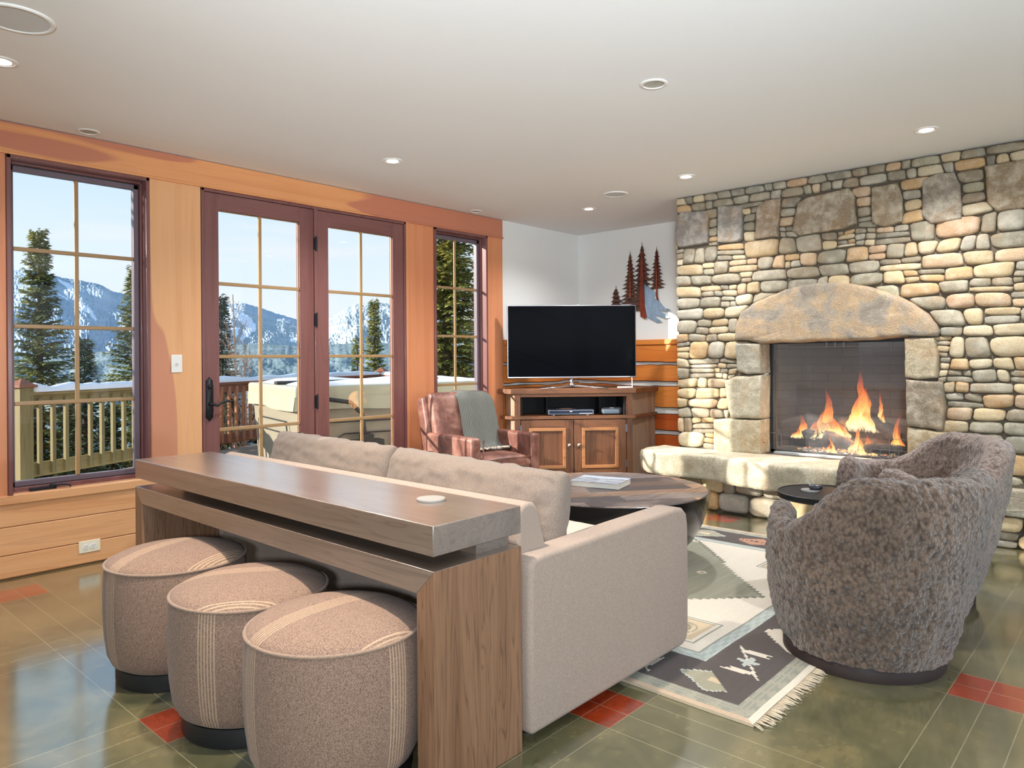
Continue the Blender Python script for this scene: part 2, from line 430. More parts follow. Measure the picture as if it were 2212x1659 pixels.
# live edge board wainscot: cap rail plus wavy boards standing off a white wall
m_board=wood('live_edge_pine',C(224,140,66),C(208,116,48),C(160,74,28),'y',.35,1.0,knots=3.4,grain=.25,seed=8)
m_board_low=wood('live_edge_pine_red',C(190,92,40),C(172,74,28),C(120,44,16),'y',.35,1.0,knots=3.0,grain=.25,seed=9)
m_board_x=wood('live_edge_pine_side',C(224,140,66),C(208,116,48),C(160,74,28),'x',.35,1.0,knots=3.4,grain=.25,seed=10)
m_bark=plain('dark_bark_edge',C(52,28,18),.8)
def wavy_board(axis,u0,u1,z0,z1,pos,th,seed,name,mat,tops=True,bots=True):
    """board with wavy upper and lower edge; axis 'y' lies on wall x=pos, 'x' on wall y=pos"""
    n=60
    def edge(u,s,on): return (.020*N3(u*2.2+s,s,.3)+.006*N3(u*9,s,1.7)) if on else 0
    for k,(gr,m,nm) in enumerate(((0.0,mat,name),)):
        mb=MB(); vs=[];fs=[]
        for i in range(n+1):
            u=lerp(u0,u1,i/n)
            a=z0+edge(u,seed,bots); b=z1+edge(u,seed+5,tops)
            for (d,zz) in ((th,a),(0,a+.004),(0,b-.004),(th,b)):
                vs.append((pos-.0-th+d,u,zz) if axis=='y' else (u,pos-th+d,zz))
        for i in range(n):
            for j in range(3): fs.append((i*4+j,(i+1)*4+j,(i+1)*4+j+1,i*4+j+1))
        fs.append((0,1,2,3)); fs.append(tuple(n*4+j for j in (3,2,1,0)))
        mb.add(vs,fs)
        # dark bark lines along the wavy edges
        ob=struct(mb.obj(nm,m,angle=30))
        bk=MB()
        for on,base,s in ((bots,z0,seed),(tops,z1,seed+5)):
            if not on: continue
            pts=[]
            for i in range(n+1):
                u=lerp(u0,u1,i/n); zz=base+edge(u,s,True)
                pts.append((pos-th*.6,u,zz) if axis=='y' else (u,pos-th*.6,zz))
            bk.tube(pts,.0045,6)
        if bk.v: bk.obj('bark_edge',m_bark,ob)
    return ob
ti=9
for z0,z1,tb,bb,mt in ((1.150,1.318,False,True,m_board),(.952,1.115,True,True,m_board),(.690,.910,True,True,m_board),(.470,.640,True,True,m_board_low),(.300,.425,True,True,m_board_low),(.05,.265,True,False,m_board_low)):
    wavy_board('y',2.85,4.735,z0,z1,XA,.022,ti*3.3,'trim_%d'%ti,mt,tops=tb,bots=bb); ti+=1
for z0,z1,tb,bb in ((1.150,1.318,False,True),(.952,1.115,True,True),(.05,.92,True,False)):
    wavy_board('x',5.116,XA-.024,z0,z1,4.735,.022,ti*3.3,'trim_%d'%ti,m_board_x,tops=tb,bots=bb); ti+=1
struct(MB().box(XA-.035,XA,2.85,4.735,1.316,1.37).obj('trim_%d'%ti,m_board,bevel=.006)); ti+=1
struct(MB().box(5.116,XA-.037,4.700,4.735,1.316,1.37).obj('trim_%d'%ti,m_board_x,bevel=.006)); ti+=1

# --- switch and outlet
t=thing('light_switch','white plastic wall switch between the tall window and the french doors','light switch',(2.013,4.718,1.176))
MB().box(-.035,.035,-.006,0,-.0575,.0575).obj('switch_plate',m_whiteplastic,t,bevel=.003)
MB().box(-.006,.006,-.016,-.005,-.012,.010,M=TR(0,0,0,0,.35)).obj('toggle',m_whiteplastic,t,bevel=.001)
t=thing('wall_outlet','white double power outlet low on the pine planks under the tall window','power outlet',(1.50,4.722,.105))
MB().box(-.0575,.0575,-.006,0,-.035,.035).obj('outlet_plate',plain('almond_plastic',C(238,228,206),.4,vary=.01),t,bevel=.003)
for sx in (-.02,.02):
    MB().lathe([(0,0),(.0165,0),(.0165,.0035),(0,.0035)],0,0,20,cap=False,M=Matrix(((1,0,0,sx),(0,0,-1,-.006),(0,1,0,0),(0,0,0,1)))).obj('socket',m_whiteplastic,t)
    s=MB()
    for q in (-.006,.006): s.box(sx+q-.001,sx+q+.001,-.0098,-.009,-.002,.007)
    s.box(sx-.002,sx+.002,-.0098,-.009,-.010,-.006)
    s.obj('socket_slot',m_black,t)
# ================================================================ STONE WALL + FIREPLACE
m_stone=attr_stone('field_stone',.85,gscale=120,amount=.28,bstr=.45)
m_granite=attr_stone('granite_block',.9,gscale=95,amount=.42,bstr=.8)
m_mortar=plain('recessed_mortar',C(96,86,72),.95)
TANS=[C(196,172,132),C(206,186,150),C(184,158,118),C(214,190,146),C(200,180,140),C(212,196,164),C(190,150,104),C(206,164,110)]
GREYS=[C(150,146,132),C(138,136,122),C(160,154,138),C(128,126,112),C(166,162,150),C(146,138,120)]
DARKS=[C(124,118,104),C(116,112,100),C(108,106,98),C(136,126,108),C(128,116,98)]
GREENS=[C(150,150,132),C(158,156,132),C(136,138,128)]
PINKS=[C(198,166,134),C(206,172,136),C(190,152,120)]
rs=random.Random(11)
def stone_colour(z,size):
    p=rs.random()
    if size<.045: pool=DARKS if p<.5 else (GREYS if p<.75 else TANS)
    elif z>1.95: pool=GREYS if p<.42 else (DARKS if p<.66 else (TANS if p<.85 else (GREENS if p<.93 else PINKS)))
    else: pool=TANS if p<.50 else (GREYS if p<.76 else (PINKS if p<.86 else (GREENS if p<.93 else DARKS)))
    c=rs.choice(pool); k=rs.uniform(.98,1.22)
    m_=C(176,160,132); f_=.32
    return tuple(min(1,lerp(c[i]*k,m_[i],f_)) for i in range(3))+(1,)
def add_stone(mb,q,x,depth,col,n=3.0,seg=20,back=.035,rough=.5):
    """q: four corners (y,z) ccw from bottom left; bulging stone facing -x"""
    s=rs.uniform(0,100)
    rings=[(1.0,back),(1.0,.006),(.985,-.18),(.93,-.50),(.82,-.74),(.6,-.93),(.3,-1.0)]
    vs=[];fs=[]
    ang0=[2*PI*(k+.5)/seg for k in range(seg)]
    (ay,az),(by,bz),(cy,cz),(dy,dz)=q
    gap=.0018
    w=abs(by-ay)+1e-6; h=abs(dz-az)+1e-6
    tilt=rs.uniform(-.25,.25); tilt2=rs.uniform(-.2,.2)
    def P(u,v):
        u=(u+1)/2; v=(v+1)/2
        y=(ay*(1-u)+by*u)*(1-v)+(dy*(1-u)+cy*u)*v
        z=(az*(1-u)+bz*u)*(1-v)+(dz*(1-u)+cz*u)*v
        return y,z
    for t,dd in rings:
        for a in ang0:
            c,sn=math.cos(a),math.sin(a)
            r=1/((abs(c)**n+abs(sn)**n)**(1/n))
            r*=1+.055*N3(c*1.3+s,sn*1.3,s)-.008
            u,v=c*r*t,sn*r*t
            u*=1-gap*2/w; v*=1-gap*2/h
            y,z=P(u,v)
            if dd>0: xx=x+dd
            else:
                xx=x+dd*depth*(1+tilt*u+tilt2*v)+depth*.22*N3(y*16+s,z*16,s)*(1 if t<.95 else .3)
            vs.append((xx,y,z))
    y,z=P(0,0); vs.append((x-depth*1.0,y,z))
    R=len(rings)
    for i in range(R-1):
        for k in range(seg):
            k2=(k+1)%seg; fs.append((i*seg+k,i*seg+k2,(i+1)*seg+k2,(i+1)*seg+k))
    for k in range(seg): fs.append(((R-1)*seg+k,(R-1)*seg+(k+1)%seg,R*seg))
    mb.add(vs,fs,col)
# outlines measured on the wall plane, as (y,z)
LINTEL=[(2.508,1.322),(2.500,1.44),(2.455,1.53),(2.36,1.60),(2.23,1.65),(2.097,1.694),(1.98,1.715),(1.87,1.724),(1.76,1.719),(1.64,1.703),(1.54,1.678),(1.43,1.64),(1.33,1.592),(1.24,1.535),(1.165,1.47),(1.115,1.40),(1.098,1.345),(1.112,1.318),(1.30,1.322),(1.50,1.306),(1.70,1.300),(1.90,1.304),(2.05,1.296),(2.20,1.300),(2.30,1.292),(2.40,1.318)]
BIG=[[(2.99,2.40),(2.74,2.375),(2.735,2.29),(2.745,2.115),(3.01,2.105),(3.035,2.25)],
 [(2.652,2.398),(2.45,2.375),(2.45,2.12),(2.50,2.095),(2.66,2.105)],
 [(2.330,2.35),(2.26,2.385),(2.145,2.385),(2.165,2.2),(2.168,2.10),(2.35,2.098)],
 [(2.015,2.33),(1.955,2.36),(1.66,2.385),(1.625,2.34),(1.612,2.13),(1.70,2.10),(2.01,2.085),(2.065,2.13)],
 [(1.510,2.362),(1.345,2.368),(1.318,2.27),(1.314,2.10),(1.42,2.075),(1.508,2.11)],
 [(1.195,2.36),(1.10,2.39),(1.01,2.38),(.975,2.29),(.968,2.07),(1.15,2.06),(1.198,2.12)],
 [(.845,2.39),(.52,2.395),(.50,2.10),(.78,2.09),(.83,2.16)]]
JAMBS=[('l',[(2.500,1.300),(2.297,1.292),(2.290,1.062),(2.400,1.056),(2.485,1.075)]),
 ('l',[(2.590,1.000),(2.500,1.04),(2.290,1.054),(2.297,.716),(2.540,.712),(2.570,.80)]),
 ('l',[(2.690,.690),(2.560,.706),(2.297,.708),(2.300,.44),(2.690,.435)]),
 ('r',[(1.302,1.312),(1.125,1.310),(1.105,1.20),(1.112,1.046),(1.22,1.034),(1.300,1.046)]),
 ('r',[(1.298,1.036),(1.20,1.026),(1.085,1.020),(1.068,.85),(1.078,.70),(1.292,.722)]),
 ('r',[(1.292,.714),(1.05,.690),(1.00,.64),(.98,.44),(1.290,.44)])]
def poly_span(poly,z):
    ys=[]
    for i in range(len(poly)):
        (a,za),(b,zb)=poly[i],poly[(i+1)%len(poly)]
        if (za-z)*(zb-z)<=0 and abs(za-zb)>1e-9: ys.append(a+(b-a)*(z-za)/(zb-za))
    return (min(ys),max(ys)) if len(ys)>=2 else None
BLOCKS=[LINTEL]+BIG+[p for _,p in JAMBS]+[[(1.29,.44),(2.30,.44),(2.30,1.33),(1.29,1.33)]]
def spans(z):
    out=[]
    for b in BLOCKS:
        s=poly_span(b,z)
        if s: out.append([s[0]-.004,s[1]+.004])
    out.sort(); res=[]
    for s in out:
        if res and s[0]<=res[-1][1]+.02: res[-1][1]=max(res[-1][1],s[1])
        else: res.append(s)
    return res
def warp(y,z):
    k=sm(2.5,2.3,z)*sm(.3,.5,z)
    return y+.008*N3(y*5,z*5,3.3)+.014*N3(y*11,z*11,6.3)*k, z+.010*N3(y*2.2,z*2.2,9.1)*k+.020*N3(y*8,z*9,1.7)*k
YMIN,YMAX=-.9,3.035
wall=MB()
def fill_cell(ya0,yb0,ya1,yb1,z0,z1,x,depthk=1.0):
    """ya=low y, yb=high y at bottom(0)/top(1)"""
    w=min(yb0-ya0,yb1-ya1); h=z1-z0
    if w<.012: return
    def quad(u0,u1,v0,v1):
        def pt(u,v):
            a=lerp(ya0,ya1,v); b=lerp(yb0,yb1,v)
            return warp(lerp(a,b,u),lerp(z0,z1,v))
        return [pt(u0,v0),pt(u1,v0),pt(u1,v1),pt(u0,v1)]
    big=rs.random()
    if h>.075 and (big<.30 or w<.05):
        n=2 if h<.11 else rs.choice((2,3,3,4))
        if w<.035: n=1
        cuts=[0]
        for i in range(1,n): cuts.append(i/n+rs.uniform(-.12,.12)/n*1.6)
        cuts.append(1)
        for i in range(n):
            sub=[0,1] if (w<.1 or rs.random()<.5) else [0,rs.uniform(.35,.65),1]
            for j in range(len(sub)-1):
                q=quad(sub[j],sub[j+1],cuts[i],cuts[i+1]); hh=h*(cuts[i+1]-cuts[i])
                add_stone(wall,q,x+.006,min(.014,hh*.4)*depthk,stone_colour(z0,hh),6.5,16)
    else:
        mn=min(w,h)
        add_stone(wall,quad(0,1,0,1),x,(.012+mn*.12)*depthk,stone_colour(z0,mn),rs.choice((3.4,4.2,5.2,6.5)),22)
def course(z0,z1,x,ymin=YMIN,ymax=YMAX,use_blocks=True):
    zm=(z0+z1)/2
    e=.004
    def sp(z): return spans(z) if use_blocks else []
    sm_=sp(zm); free=[]; lo=ymin
    for s in sm_:
        if s[0]>lo: free.append((lo,s[0]))
        lo=max(lo,s[1])
    if lo<ymax: free.append((lo,ymax))
    s0,s1=sp(z0+e),sp(z1-e)
    def near(lst,val,side):
        best=val
        for s in lst:
            v=s[side]
            if abs(v-val)<.16: best=v; 
        return best
    for a,b in free:
        if b-a<.015: continue
        a0=near(s0,a,1) if a!=ymin else a; a1=near(s1,a,1) if a!=ymin else a
        b0=near(s0,b,0) if b!=ymax else b; b1=near(s1,b,0) if b!=ymax else b
        L=b-a; cuts=[a]
        while True:
            w=rs.choice((.08,.11,.13,.15,.18,.21,.24))*rs.uniform(.85,1.15)*(1.0 if (z1-z0)>.07 else .8)
            if cuts[-1]+w>b-.05: break
            cuts.append(cuts[-1]+w)
        if len(cuts)>1 and b-cuts[-1]<.05: cuts.pop()
        cuts.append(b)
        bot=list(cuts); topc=list(cuts)
        for i in range(1,len(cuts)-1):
            q=rs.uniform(-.012,.012); bot[i]-=q; topc[i]+=q
        bot[0],topc[0],bot[-1],topc[-1]=min(a0,bot[1]-.02),min(a1,topc[1]-.02),max(b0,bot[-2]+.02),max(b1,topc[-2]+.02)
        for i in range(len(cuts)-1): fill_cell(bot[i],bot[i+1],topc[i],topc[i+1],z0,z1,x)
def rows(z0,z1,hs):
    out=[z0]
    while out[-1]<z1-.03:
        out.append(out[-1]+rs.choice(hs)*rs.uniform(.9,1.1))
    k=(z1-z0)/(out[-1]-z0)
    return [z0+(z-z0)*k for z in out]
for za,zb,hs in ((.44,1.315,(.075,.095,.11,.125,.085)),(1.315,2.09,(.07,.085,.10,.115)),(2.09,2.385,(.085,.10)),(2.385,2.515,(.065,.07))):
    r=rows(za,zb,hs)
    for i in range(len(r)-1): course(r[i],r[i+1],XC)
# lower wall on both sides of the hearth, with the long flat course on the right
for za,zb in ((.0,.10),(.10,.195)): course(za,zb,XC-.07,YMIN,1.3,False)
for za,zb in ((.375,.44),): course(za,zb,XC-.02,YMIN,1.0,False)
# left return of the chimney breast
for za,zb in zip(rows(.0,2.515,(.10,.12,.09))[:-1],rows(.0,2.515,(.10,.12,.09))[1:]): pass
back=MB()
back.box(XC+.012,XC+.03,YMIN,1.29,0,CEIL); back.box(XC+.012,XC+.03,2.30,YMAX-.012,0,CEIL); back.box(XC+.012,XC+.03,1.29,2.30,1.33,CEIL)
back.box(XC+.012,XA,YMAX-.02,YMAX-.012,0,CEIL); back.box(XC-.035,XC+.012,YMIN,1.3,0,.40)
wr=struct(wall.obj('wall_right',m_stone,smooth=True,fixn=False))
back.obj('mortar_bed',m_mortar,wr)
struct(MB().box(5.115,5.2,4.736,4.74,0,.01).obj('trim_%d'%ti,m_paint)); ti+=1

def block(poly,x,depth,back,col,seed,step=7):
    """rough granite block with its own outline: rings shrinking to the centroid"""
    # resample the outline
    pts=[]
    for i in range(len(poly)):
        a,b=poly[i],poly[(i+1)%len(poly)]
        L=math.hypot(a[0]-b[0],a[1]-b[1]); n=max(1,int(L/.022))
        for k in range(n): pts.append((lerp(a[0],b[0],k/n),lerp(a[1],b[1],k/n)))
    cyy=sum(p[0] for p in pts)/len(pts); czz=sum(p[1] for p in pts)/len(pts)
    n=len(pts); rings=[(1.0,back),(1.0,-.0),(.988,-.55),(.965,-.85),(.9,-1),(.8,-1),(.7,-1),(.6,-1),(.48,-1),(.36,-1),(.24,-1),(.12,-1)]
    vs=[];fs=[]
    for t,d in rings:
        for (y,z) in pts:
            jy=.004*N3(y*22,z*22,seed) ; jz=.004*N3(y*22,z*22,seed+7)
            yy=cyy+(y-cyy)*t+jy; zz=czz+(z-czz)*t+jz
            xx=x+d if d>0 else x+d*depth-(.010*N3(yy*9,zz*9,seed)*min(1,t/.3)+.006*N3(yy*30,zz*30,seed)*max(0,min(1,(t-.3)/.3)))*(1 if t<.99 else .3)
            vs.append((xx,yy,zz))
    vs.append((x-depth,cyy,czz)); R=len(rings)
    for i in range(R-1):
        for k in range(n):
            k2=(k+1)%n; fs.append((i*n+k,i*n+k2,(i+1)*n+k2,(i+1)*n+k))
    for k in range(n): fs.append(((R-1)*n+k,(R-1)*n+(k+1)%n,R*n))
    return MB().add(vs,fs,col)
GR=[C(158,150,142),C(154,148,140),C(162,142,120),C(160,142,118),C(158,140,114),C(152,140,124),C(160,140,112)]
for i,p in enumerate(BIG):
    block(p,XC-.008,.022,.05,GR[i],i*3.1).obj('granite_block',m_granite,wr,smooth=True)
fp=thing('fireplace','large fieldstone fireplace with an arched granite lintel and black firebox','fireplace',(0,0,0))
def granite_lintel():
    t=NT('lintel_granite'); v=t.coord()
    n=t.noise(v,95,4,.75); m=t.noise(v,4.5,4,.6,.6); k=t.noise(v,9,3,.6)
    c=t.ramp(m,[(.34,C(134,126,116)),(.46,C(172,160,144)),(.58,C(194,166,132)),(.7,C(156,146,134))])
    c=t.mix(t.math('MULTIPLY',t.ramp(n,[(.4,(0,0,0)),(.6,(1,1,1))]),.32),c,C(112,100,84))
    c=t.mix(t.math('MULTIPLY',t.ramp(k,[(.55,(0,0,0)),(.7,(1,1,1))]),.4),c,C(222,190,146))
    return t.bsdf(c,.9,0,t.bump(t.math('ADD',n,k),.8,.012),.25)
block(LINTEL,XC-.03,.045,.30,C(180,160,130),40).obj('lintel_stone',granite_lintel(),fp,smooth=True)
for i,(sd,p) in enumerate(JAMBS):
    c=[C(168,162,144),C(196,186,160),C(196,184,154),C(190,176,146),C(152,138,118),C(184,164,130)][i]
    block(p,XC-.025,.035,.17,c,60+i*4).obj('jamb_stone',m_granite,fp,smooth=True)
# firebox
def brick_mat():
    t=NT('sooty_firebrick'); v=t.coord(); x,y,z=t.sep(v)
    cmb=t.n('ShaderNodeCombineXYZ'); t.l(t.math('ADD',x,y),cmb.inputs[0]); t.l(z,cmb.inputs[1])
    b=t.n('ShaderNodeTexBrick'); t.l(cmb.outputs[0],b.inputs[0])
    b.inputs['Color1'].default_value=C(104,94,86); b.inputs['Color2'].default_value=C(82,75,70); b.inputs['Mortar'].default_value=C(60,56,54)
    b.inputs['Scale'].default_value=1; b.inputs['Mortar Size'].default_value=.003; b.inputs['Brick Width'].default_value=.23; b.inputs['Row Height'].default_value=.066
    n=t.noise(v,5,4)
    c=t.mix(t.math('MULTIPLY',n,.6),b.outputs[0],C(60,56,54))
    return t.bsdf(c,.9,0,t.bump(b.outputs['Fac'],-.4,.004))
m_brick=brick_mat()
fb=MB(); d0,d1=XC+.14,XC+.60
ya,yb=1.285,2.305
fb.box(d1,d1+.05,ya-.02,yb+.02,.40,1.45); fb.add([(XC+.12,yb,.4),(d1,yb-.12,.4),(d1,yb-.12,1.4),(XC+.12,yb,1.4)],[(0,1,2,3)]); fb.add([(XC+.12,ya,.4),(d1,ya+.12,.4),(d1,ya+.12,1.4),(XC+.12,ya,1.4)],[(0,1,2,3)])
fb.box(XC,d1,ya,yb,.40,.445); fb.box(XC+.10,d1,ya,yb,1.40,1.45)
fb.obj('firebox',m_brick,fp)
m_steel=plain('dark_steel',C(58,60,64),.4,.6)
s=MB(); gx=XC+.12
s.box(gx,gx+.02,2.255,2.296,.45,1.33); s.box(gx,gx+.02,1.292,1.312,.45,1.33); s.box(gx,gx+.02,1.30,2.29,1.285,1.33); s.box(gx,gx+.02,1.30,2.29,.445,.475)
s.obj('door_frame',m_steel,fp,bevel=.002)
m_edge=plain('brushed_steel_bar',C(140,144,150),.35,.7)
def film_glass():
    t=NT('filmed_fire_glass'); tr=t.n('ShaderNodeBsdfTransparent'); gl=t.n('ShaderNodeBsdfGlossy'); gl.inputs['Roughness'].default_value=.02
    df=t.n('ShaderNodeBsdfDiffuse'); df.inputs[0].default_value=(.85,.88,.92,1)
    m1=t.n('ShaderNodeMixShader'); m1.inputs[0].default_value=.035; t.l(tr.outputs[0],m1.inputs[1]); t.l(df.outputs[0],m1.inputs[2])  # faint pale diffuse film mixed evenly into the pane
    m2=t.n('ShaderNodeMixShader'); m2.inputs[0].default_value=.05; t.l(m1.outputs[0],m2.inputs[1]); t.l(gl.outputs[0],m2.inputs[2]); t.l(m2.outputs[0],t.out.inputs[0]); return t.m
s=MB()
def bar(y0,y1,z0,z1,x=gx-.012,w=.003): 
    s.box(x,x+.005,min(y0,y1)-w/2,max(y0,y1)+w/2,min(z0,z1)-w/2,max(z0,z1)+w/2)
def trim_piece(L):
    global s
    s=MB()
    for q in L: bar(*q[:4],w=q[4] if len(q)>4 else .003)
    s.obj('door_trim',m_edge,fp)
trim_piece([(2.25,2.15,1.235,1.235),(2.15,2.15,1.235,1.285),(2.25,2.25,1.17,1.285),(2.15,1.55,1.262,1.262)]+[(yy,yy,1.262,1.29,.01) for yy in (1.86,1.80,1.74)])
for yy in (1.42,1.33): trim_piece([(yy,yy,1.225,1.285)])
trim_piece([(2.30,2.205,.60,.60),(2.205,2.205,.60,.50)])
trim_piece([(1.56,1.30,.53,.53),(1.44,1.30,.61,.61),(1.44,1.44,.61,.53)]+[(yy,yy,.53,.46) for yy in (1.56,1.50,1.44,1.38,1.32)])
MB().box(gx-.004,gx-.001,1.30,2.27,.47,1.29).obj('glass_door',film_glass(),fp)
s=MB(); s.box(XC+.07,gx+.02,1.30,2.25,.444,.462)
s.obj('door_sill',plain('pale_steel_sill',C(186,190,188),.45,.3),fp,bevel=.003)
# hearth: rough granite slab with a bowed front, on fieldstone footing
top=[(5.46,3.20),(5.24,3.235),(5.10,3.19),(5.00,3.06),(4.985,2.92),(5.03,2.78),(5.06,2.60),(5.03,2.42),(4.985,2.24),(4.95,2.10),(4.945,1.94),(4.97,1.78),(5.02,1.60),(5.09,1.42),(5.17,1.26),(5.24,1.10),(5.46,1.08)]
def hearth():
    pts=[]
    for i in range(len(top)):
        a,b=top[i],top[(i+1)%len(top)]
        L=math.hypot(a[0]-b[0],a[1]-b[1]); n=max(1,int(L/.03))
        for k in range(n): pts.append((lerp(a[0],b[0],k/n),lerp(a[1],b[1],k/n)))
    cx,cy=5.28,2.1; n=len(pts); vs=[];fs=[]
    rings=[(.992,.28,1),(1.0,.30,1),(1.003,.33,1),(1.002,.37,1),(.998,.405,1),(.990,.428,1),(.975,.440,1),(.9,.444,.4),(.8,.446,.3),(.6,.447,.3),(.3,.447,.3)]
    for t,z,k in rings:
        for (x,y) in pts:
            zz=z-.02*sm(3.0,3.2,y)*0
            if k==1 and z<.35: zz-= .03*N3(y*2.4,.5,.2)+.01*(1-abs(y-2)/1.2)
            r=t+.0
            xx=cx+(x-cx)*r; yy=cy+(y-cy)*(1-(1-r)*.35)
            j=.022*N3(yy*5,zz*9,2.2)+.012*N3(yy*19,zz*22,5.2)+.006*N3(yy*50,zz*50,1.2)
            vs.append((xx+j*k*(1 if x<5.4 else 0),yy+(.012*N3(xx*7,zz*9,8.1)*k),zz+.005*N3(xx*9,yy*9,1.1)*(1 if k<1 else .5)))
    vs.append((cx,cy,.447)); R=len(rings)
    for i in range(R-1):
        for k in range(n):
            k2=(k+1)%n; fs.append((i*n+k,i*n+k2,(i+1)*n+k2,(i+1)*n+k))
    for k in range(n): fs.append(((R-1)*n+k,(R-1)*n+(k+1)%n,R*n))
    fs.append(tuple(range(n))[::-1])
    return MB().add(vs,fs,C(204,194,168))
hearth().obj('hearth_slab',m_granite,fp,smooth=True)
# footing stones following a curve
wall=MB()
def foot_pt(y):
    return 5.36-.15*sm(3.0,2.55,y)*sm(.9,1.6,y)*1.0
def curve_course(z0,z1,y0,y1,ws):
    y=y0
    while y>y1+.05:
        w=rs.choice(ws)*rs.uniform(.85,1.15); yn=max(y1,y-w)
        n0=len(wall.v)
        save=len(wall.v)
        q=[(yn,z0+rs.uniform(-.01,.01)),(y,z0+rs.uniform(-.01,.01)),(y,z1+rs.uniform(-.01,.01)),(yn,z1+rs.uniform(-.01,.01))]
        add_stone(wall,q,0,.02+min(w,z1-z0)*.10,tuple(min(1,c*1.25) for c in rs.choice(TANS+GREYS)[:3])+(1,),rs.choice((4.5,6,7)),24)
        for i in range(save,len(wall.v)):
            v=wall.v[i]; wall.v[i]=(v[0]+foot_pt(v[1]),v[1],v[2])
        y=yn
curve_course(.0,.155,2.98,1.15,(.22,.26,.18,.30)); curve_course(.155,.305,2.98,1.15,(.16,.20,.12,.24,.09))
ft=MB()
n=30; vs=[];fs=[]
for i in range(n+1):
    y=lerp(2.97,1.15,i/n); vs+=[(foot_pt(y)+.012,y,0),(foot_pt(y)+.012,y,.31)]
for i in range(n): fs.append((i*2,i*2+2,i*2+3,i*2+1))
ft.add(vs,fs); ft.add([(foot_pt(2.97)+.012,2.97,0),(5.43,2.97,0),(5.43,2.97,.31),(foot_pt(2.97)+.012,2.97,.31)],[(0,1,2,3)])
o=wall.obj('hearth_footing',m_stone,fp,smooth=True,fixn=False); ft.obj('footing_mortar',m_mortar,o)
# the flat granite course right of the hearth
block([(1.10,.355),(.55,.375),(.1,.37),(-.5,.375),(-.5,.20),(.1,.205),(.62,.20),(1.10,.21)],XC-.075,.03,.05,C(182,176,156),91).obj('granite_block',m_granite,wr,smooth=True)

# burner bed, logs and fire
bed=MB(); rb=random.Random(5)
for i in range(420):
    x=XC+rb.uniform(.17,.42); y=rb.uniform(1.42,2.12); r=rb.uniform(.006,.014)
    bed.lathe([(0,-r*.6),(r*.8,-r*.3),(r,0),(r*.7,r*.4),(0,r*.6)],x,y,6,cap=False,M=TR(0,0,.468+rb.uniform(0,.012)),col=C(*rb.choice(((176,164,146),(120,112,100),(84,78,72),(200,190,170)))))
def attrmat(name,rough=.9):
    t=NT(name); a=t.n('ShaderNodeAttribute',attribute_name='Col'); return t.bsdf(a.outputs['Color'],rough)
e=bed.obj('ember_bed',attrmat('ash_gravel'),fp); e['kind']='stuff'
eb=MB()
for i in range(70):
    x=XC+rb.uniform(.18,.34); y=rb.gauss(1.72,.16); r=rb.uniform(.004,.010)
    eb.lathe([(0,-r),(r,0),(0,r)],x,y,5,cap=False,M=TR(0,0,.482))
e=eb.obj('glowing_ember',emis('ember_glow',C(255,96,40),5),fp); e['kind']='stuff'
def log_mat():
    t=NT('charred_log'); v=t.coord((1,1,1)); n=t.noise(v,14,4,.7); m=t.noise(v,60,3)
    c=t.ramp(n,[(.35,C(36,33,32)),(.55,C(70,62,58)),(.75,C(118,104,92))])
    h=t.ramp(t.noise(v,7,3,.6),[(.68,(0,0,0)),(.78,(1,1,1))])
    t.bsdf(c,.9,0,t.bump(t.math('ADD',n,m),.8,.01))
    t.p.inputs['Emission Color'].default_value=C(255,80,24); t.l(t.math('MULTIPLY',h,.9),t.p.inputs['Emission Strength'])
    return t.m
m_log=log_mat()
def log(p0,p1,r,label,seed):
    p0,p1=Vector(p0),Vector(p1); pts=[];rr=[]
    for i in range(13):
        t=i/12; p=p0.lerp(p1,t); p.z+=.012*N3(t*3,seed,0)+.01*math.sin(t*PI); p.x+=.012*N3(t*3,seed,5)
        pts.append(p); rr.append(r*1.12*(1+.14*N3(t*4,seed,2))*(.9 if i in(0,12) else 1))
    mb=MB().tube(pts,rr,14)
    for i,v in enumerate(mb.v):
        k=1+.0; n=N3(v[0]*40,v[1]*40,v[2]*40)*.006; mb.v[i]=(v[0]+n,v[1],v[2]+n)
    o=mb.obj('log',m_log,None,smooth=True); tag(o,label,'log')
x0=XC+.30
log((x0+.08,2.10,.515),(x0+.08,1.40,.515),.05,'long charred log lying level at the back of the firebox',1)
log((x0-.06,2.08,.575),(x0+.03,1.68,.745),.040,'charred log leaning up from the left towards the tallest flame',2)
log((x0-.02,1.66,.76),(x0-.04,1.42,.60),.042,'dark log slanting down from the middle to the right side of the fire',3)
log((x0-.08,1.92,.60),(x0-.10,1.70,.52),.034,'short charred log in front under the left flames',4)
log((x0-.11,1.62,.515),(x0-.10,1.36,.52),.036,'short dark log lying at the front right of the fire',5)
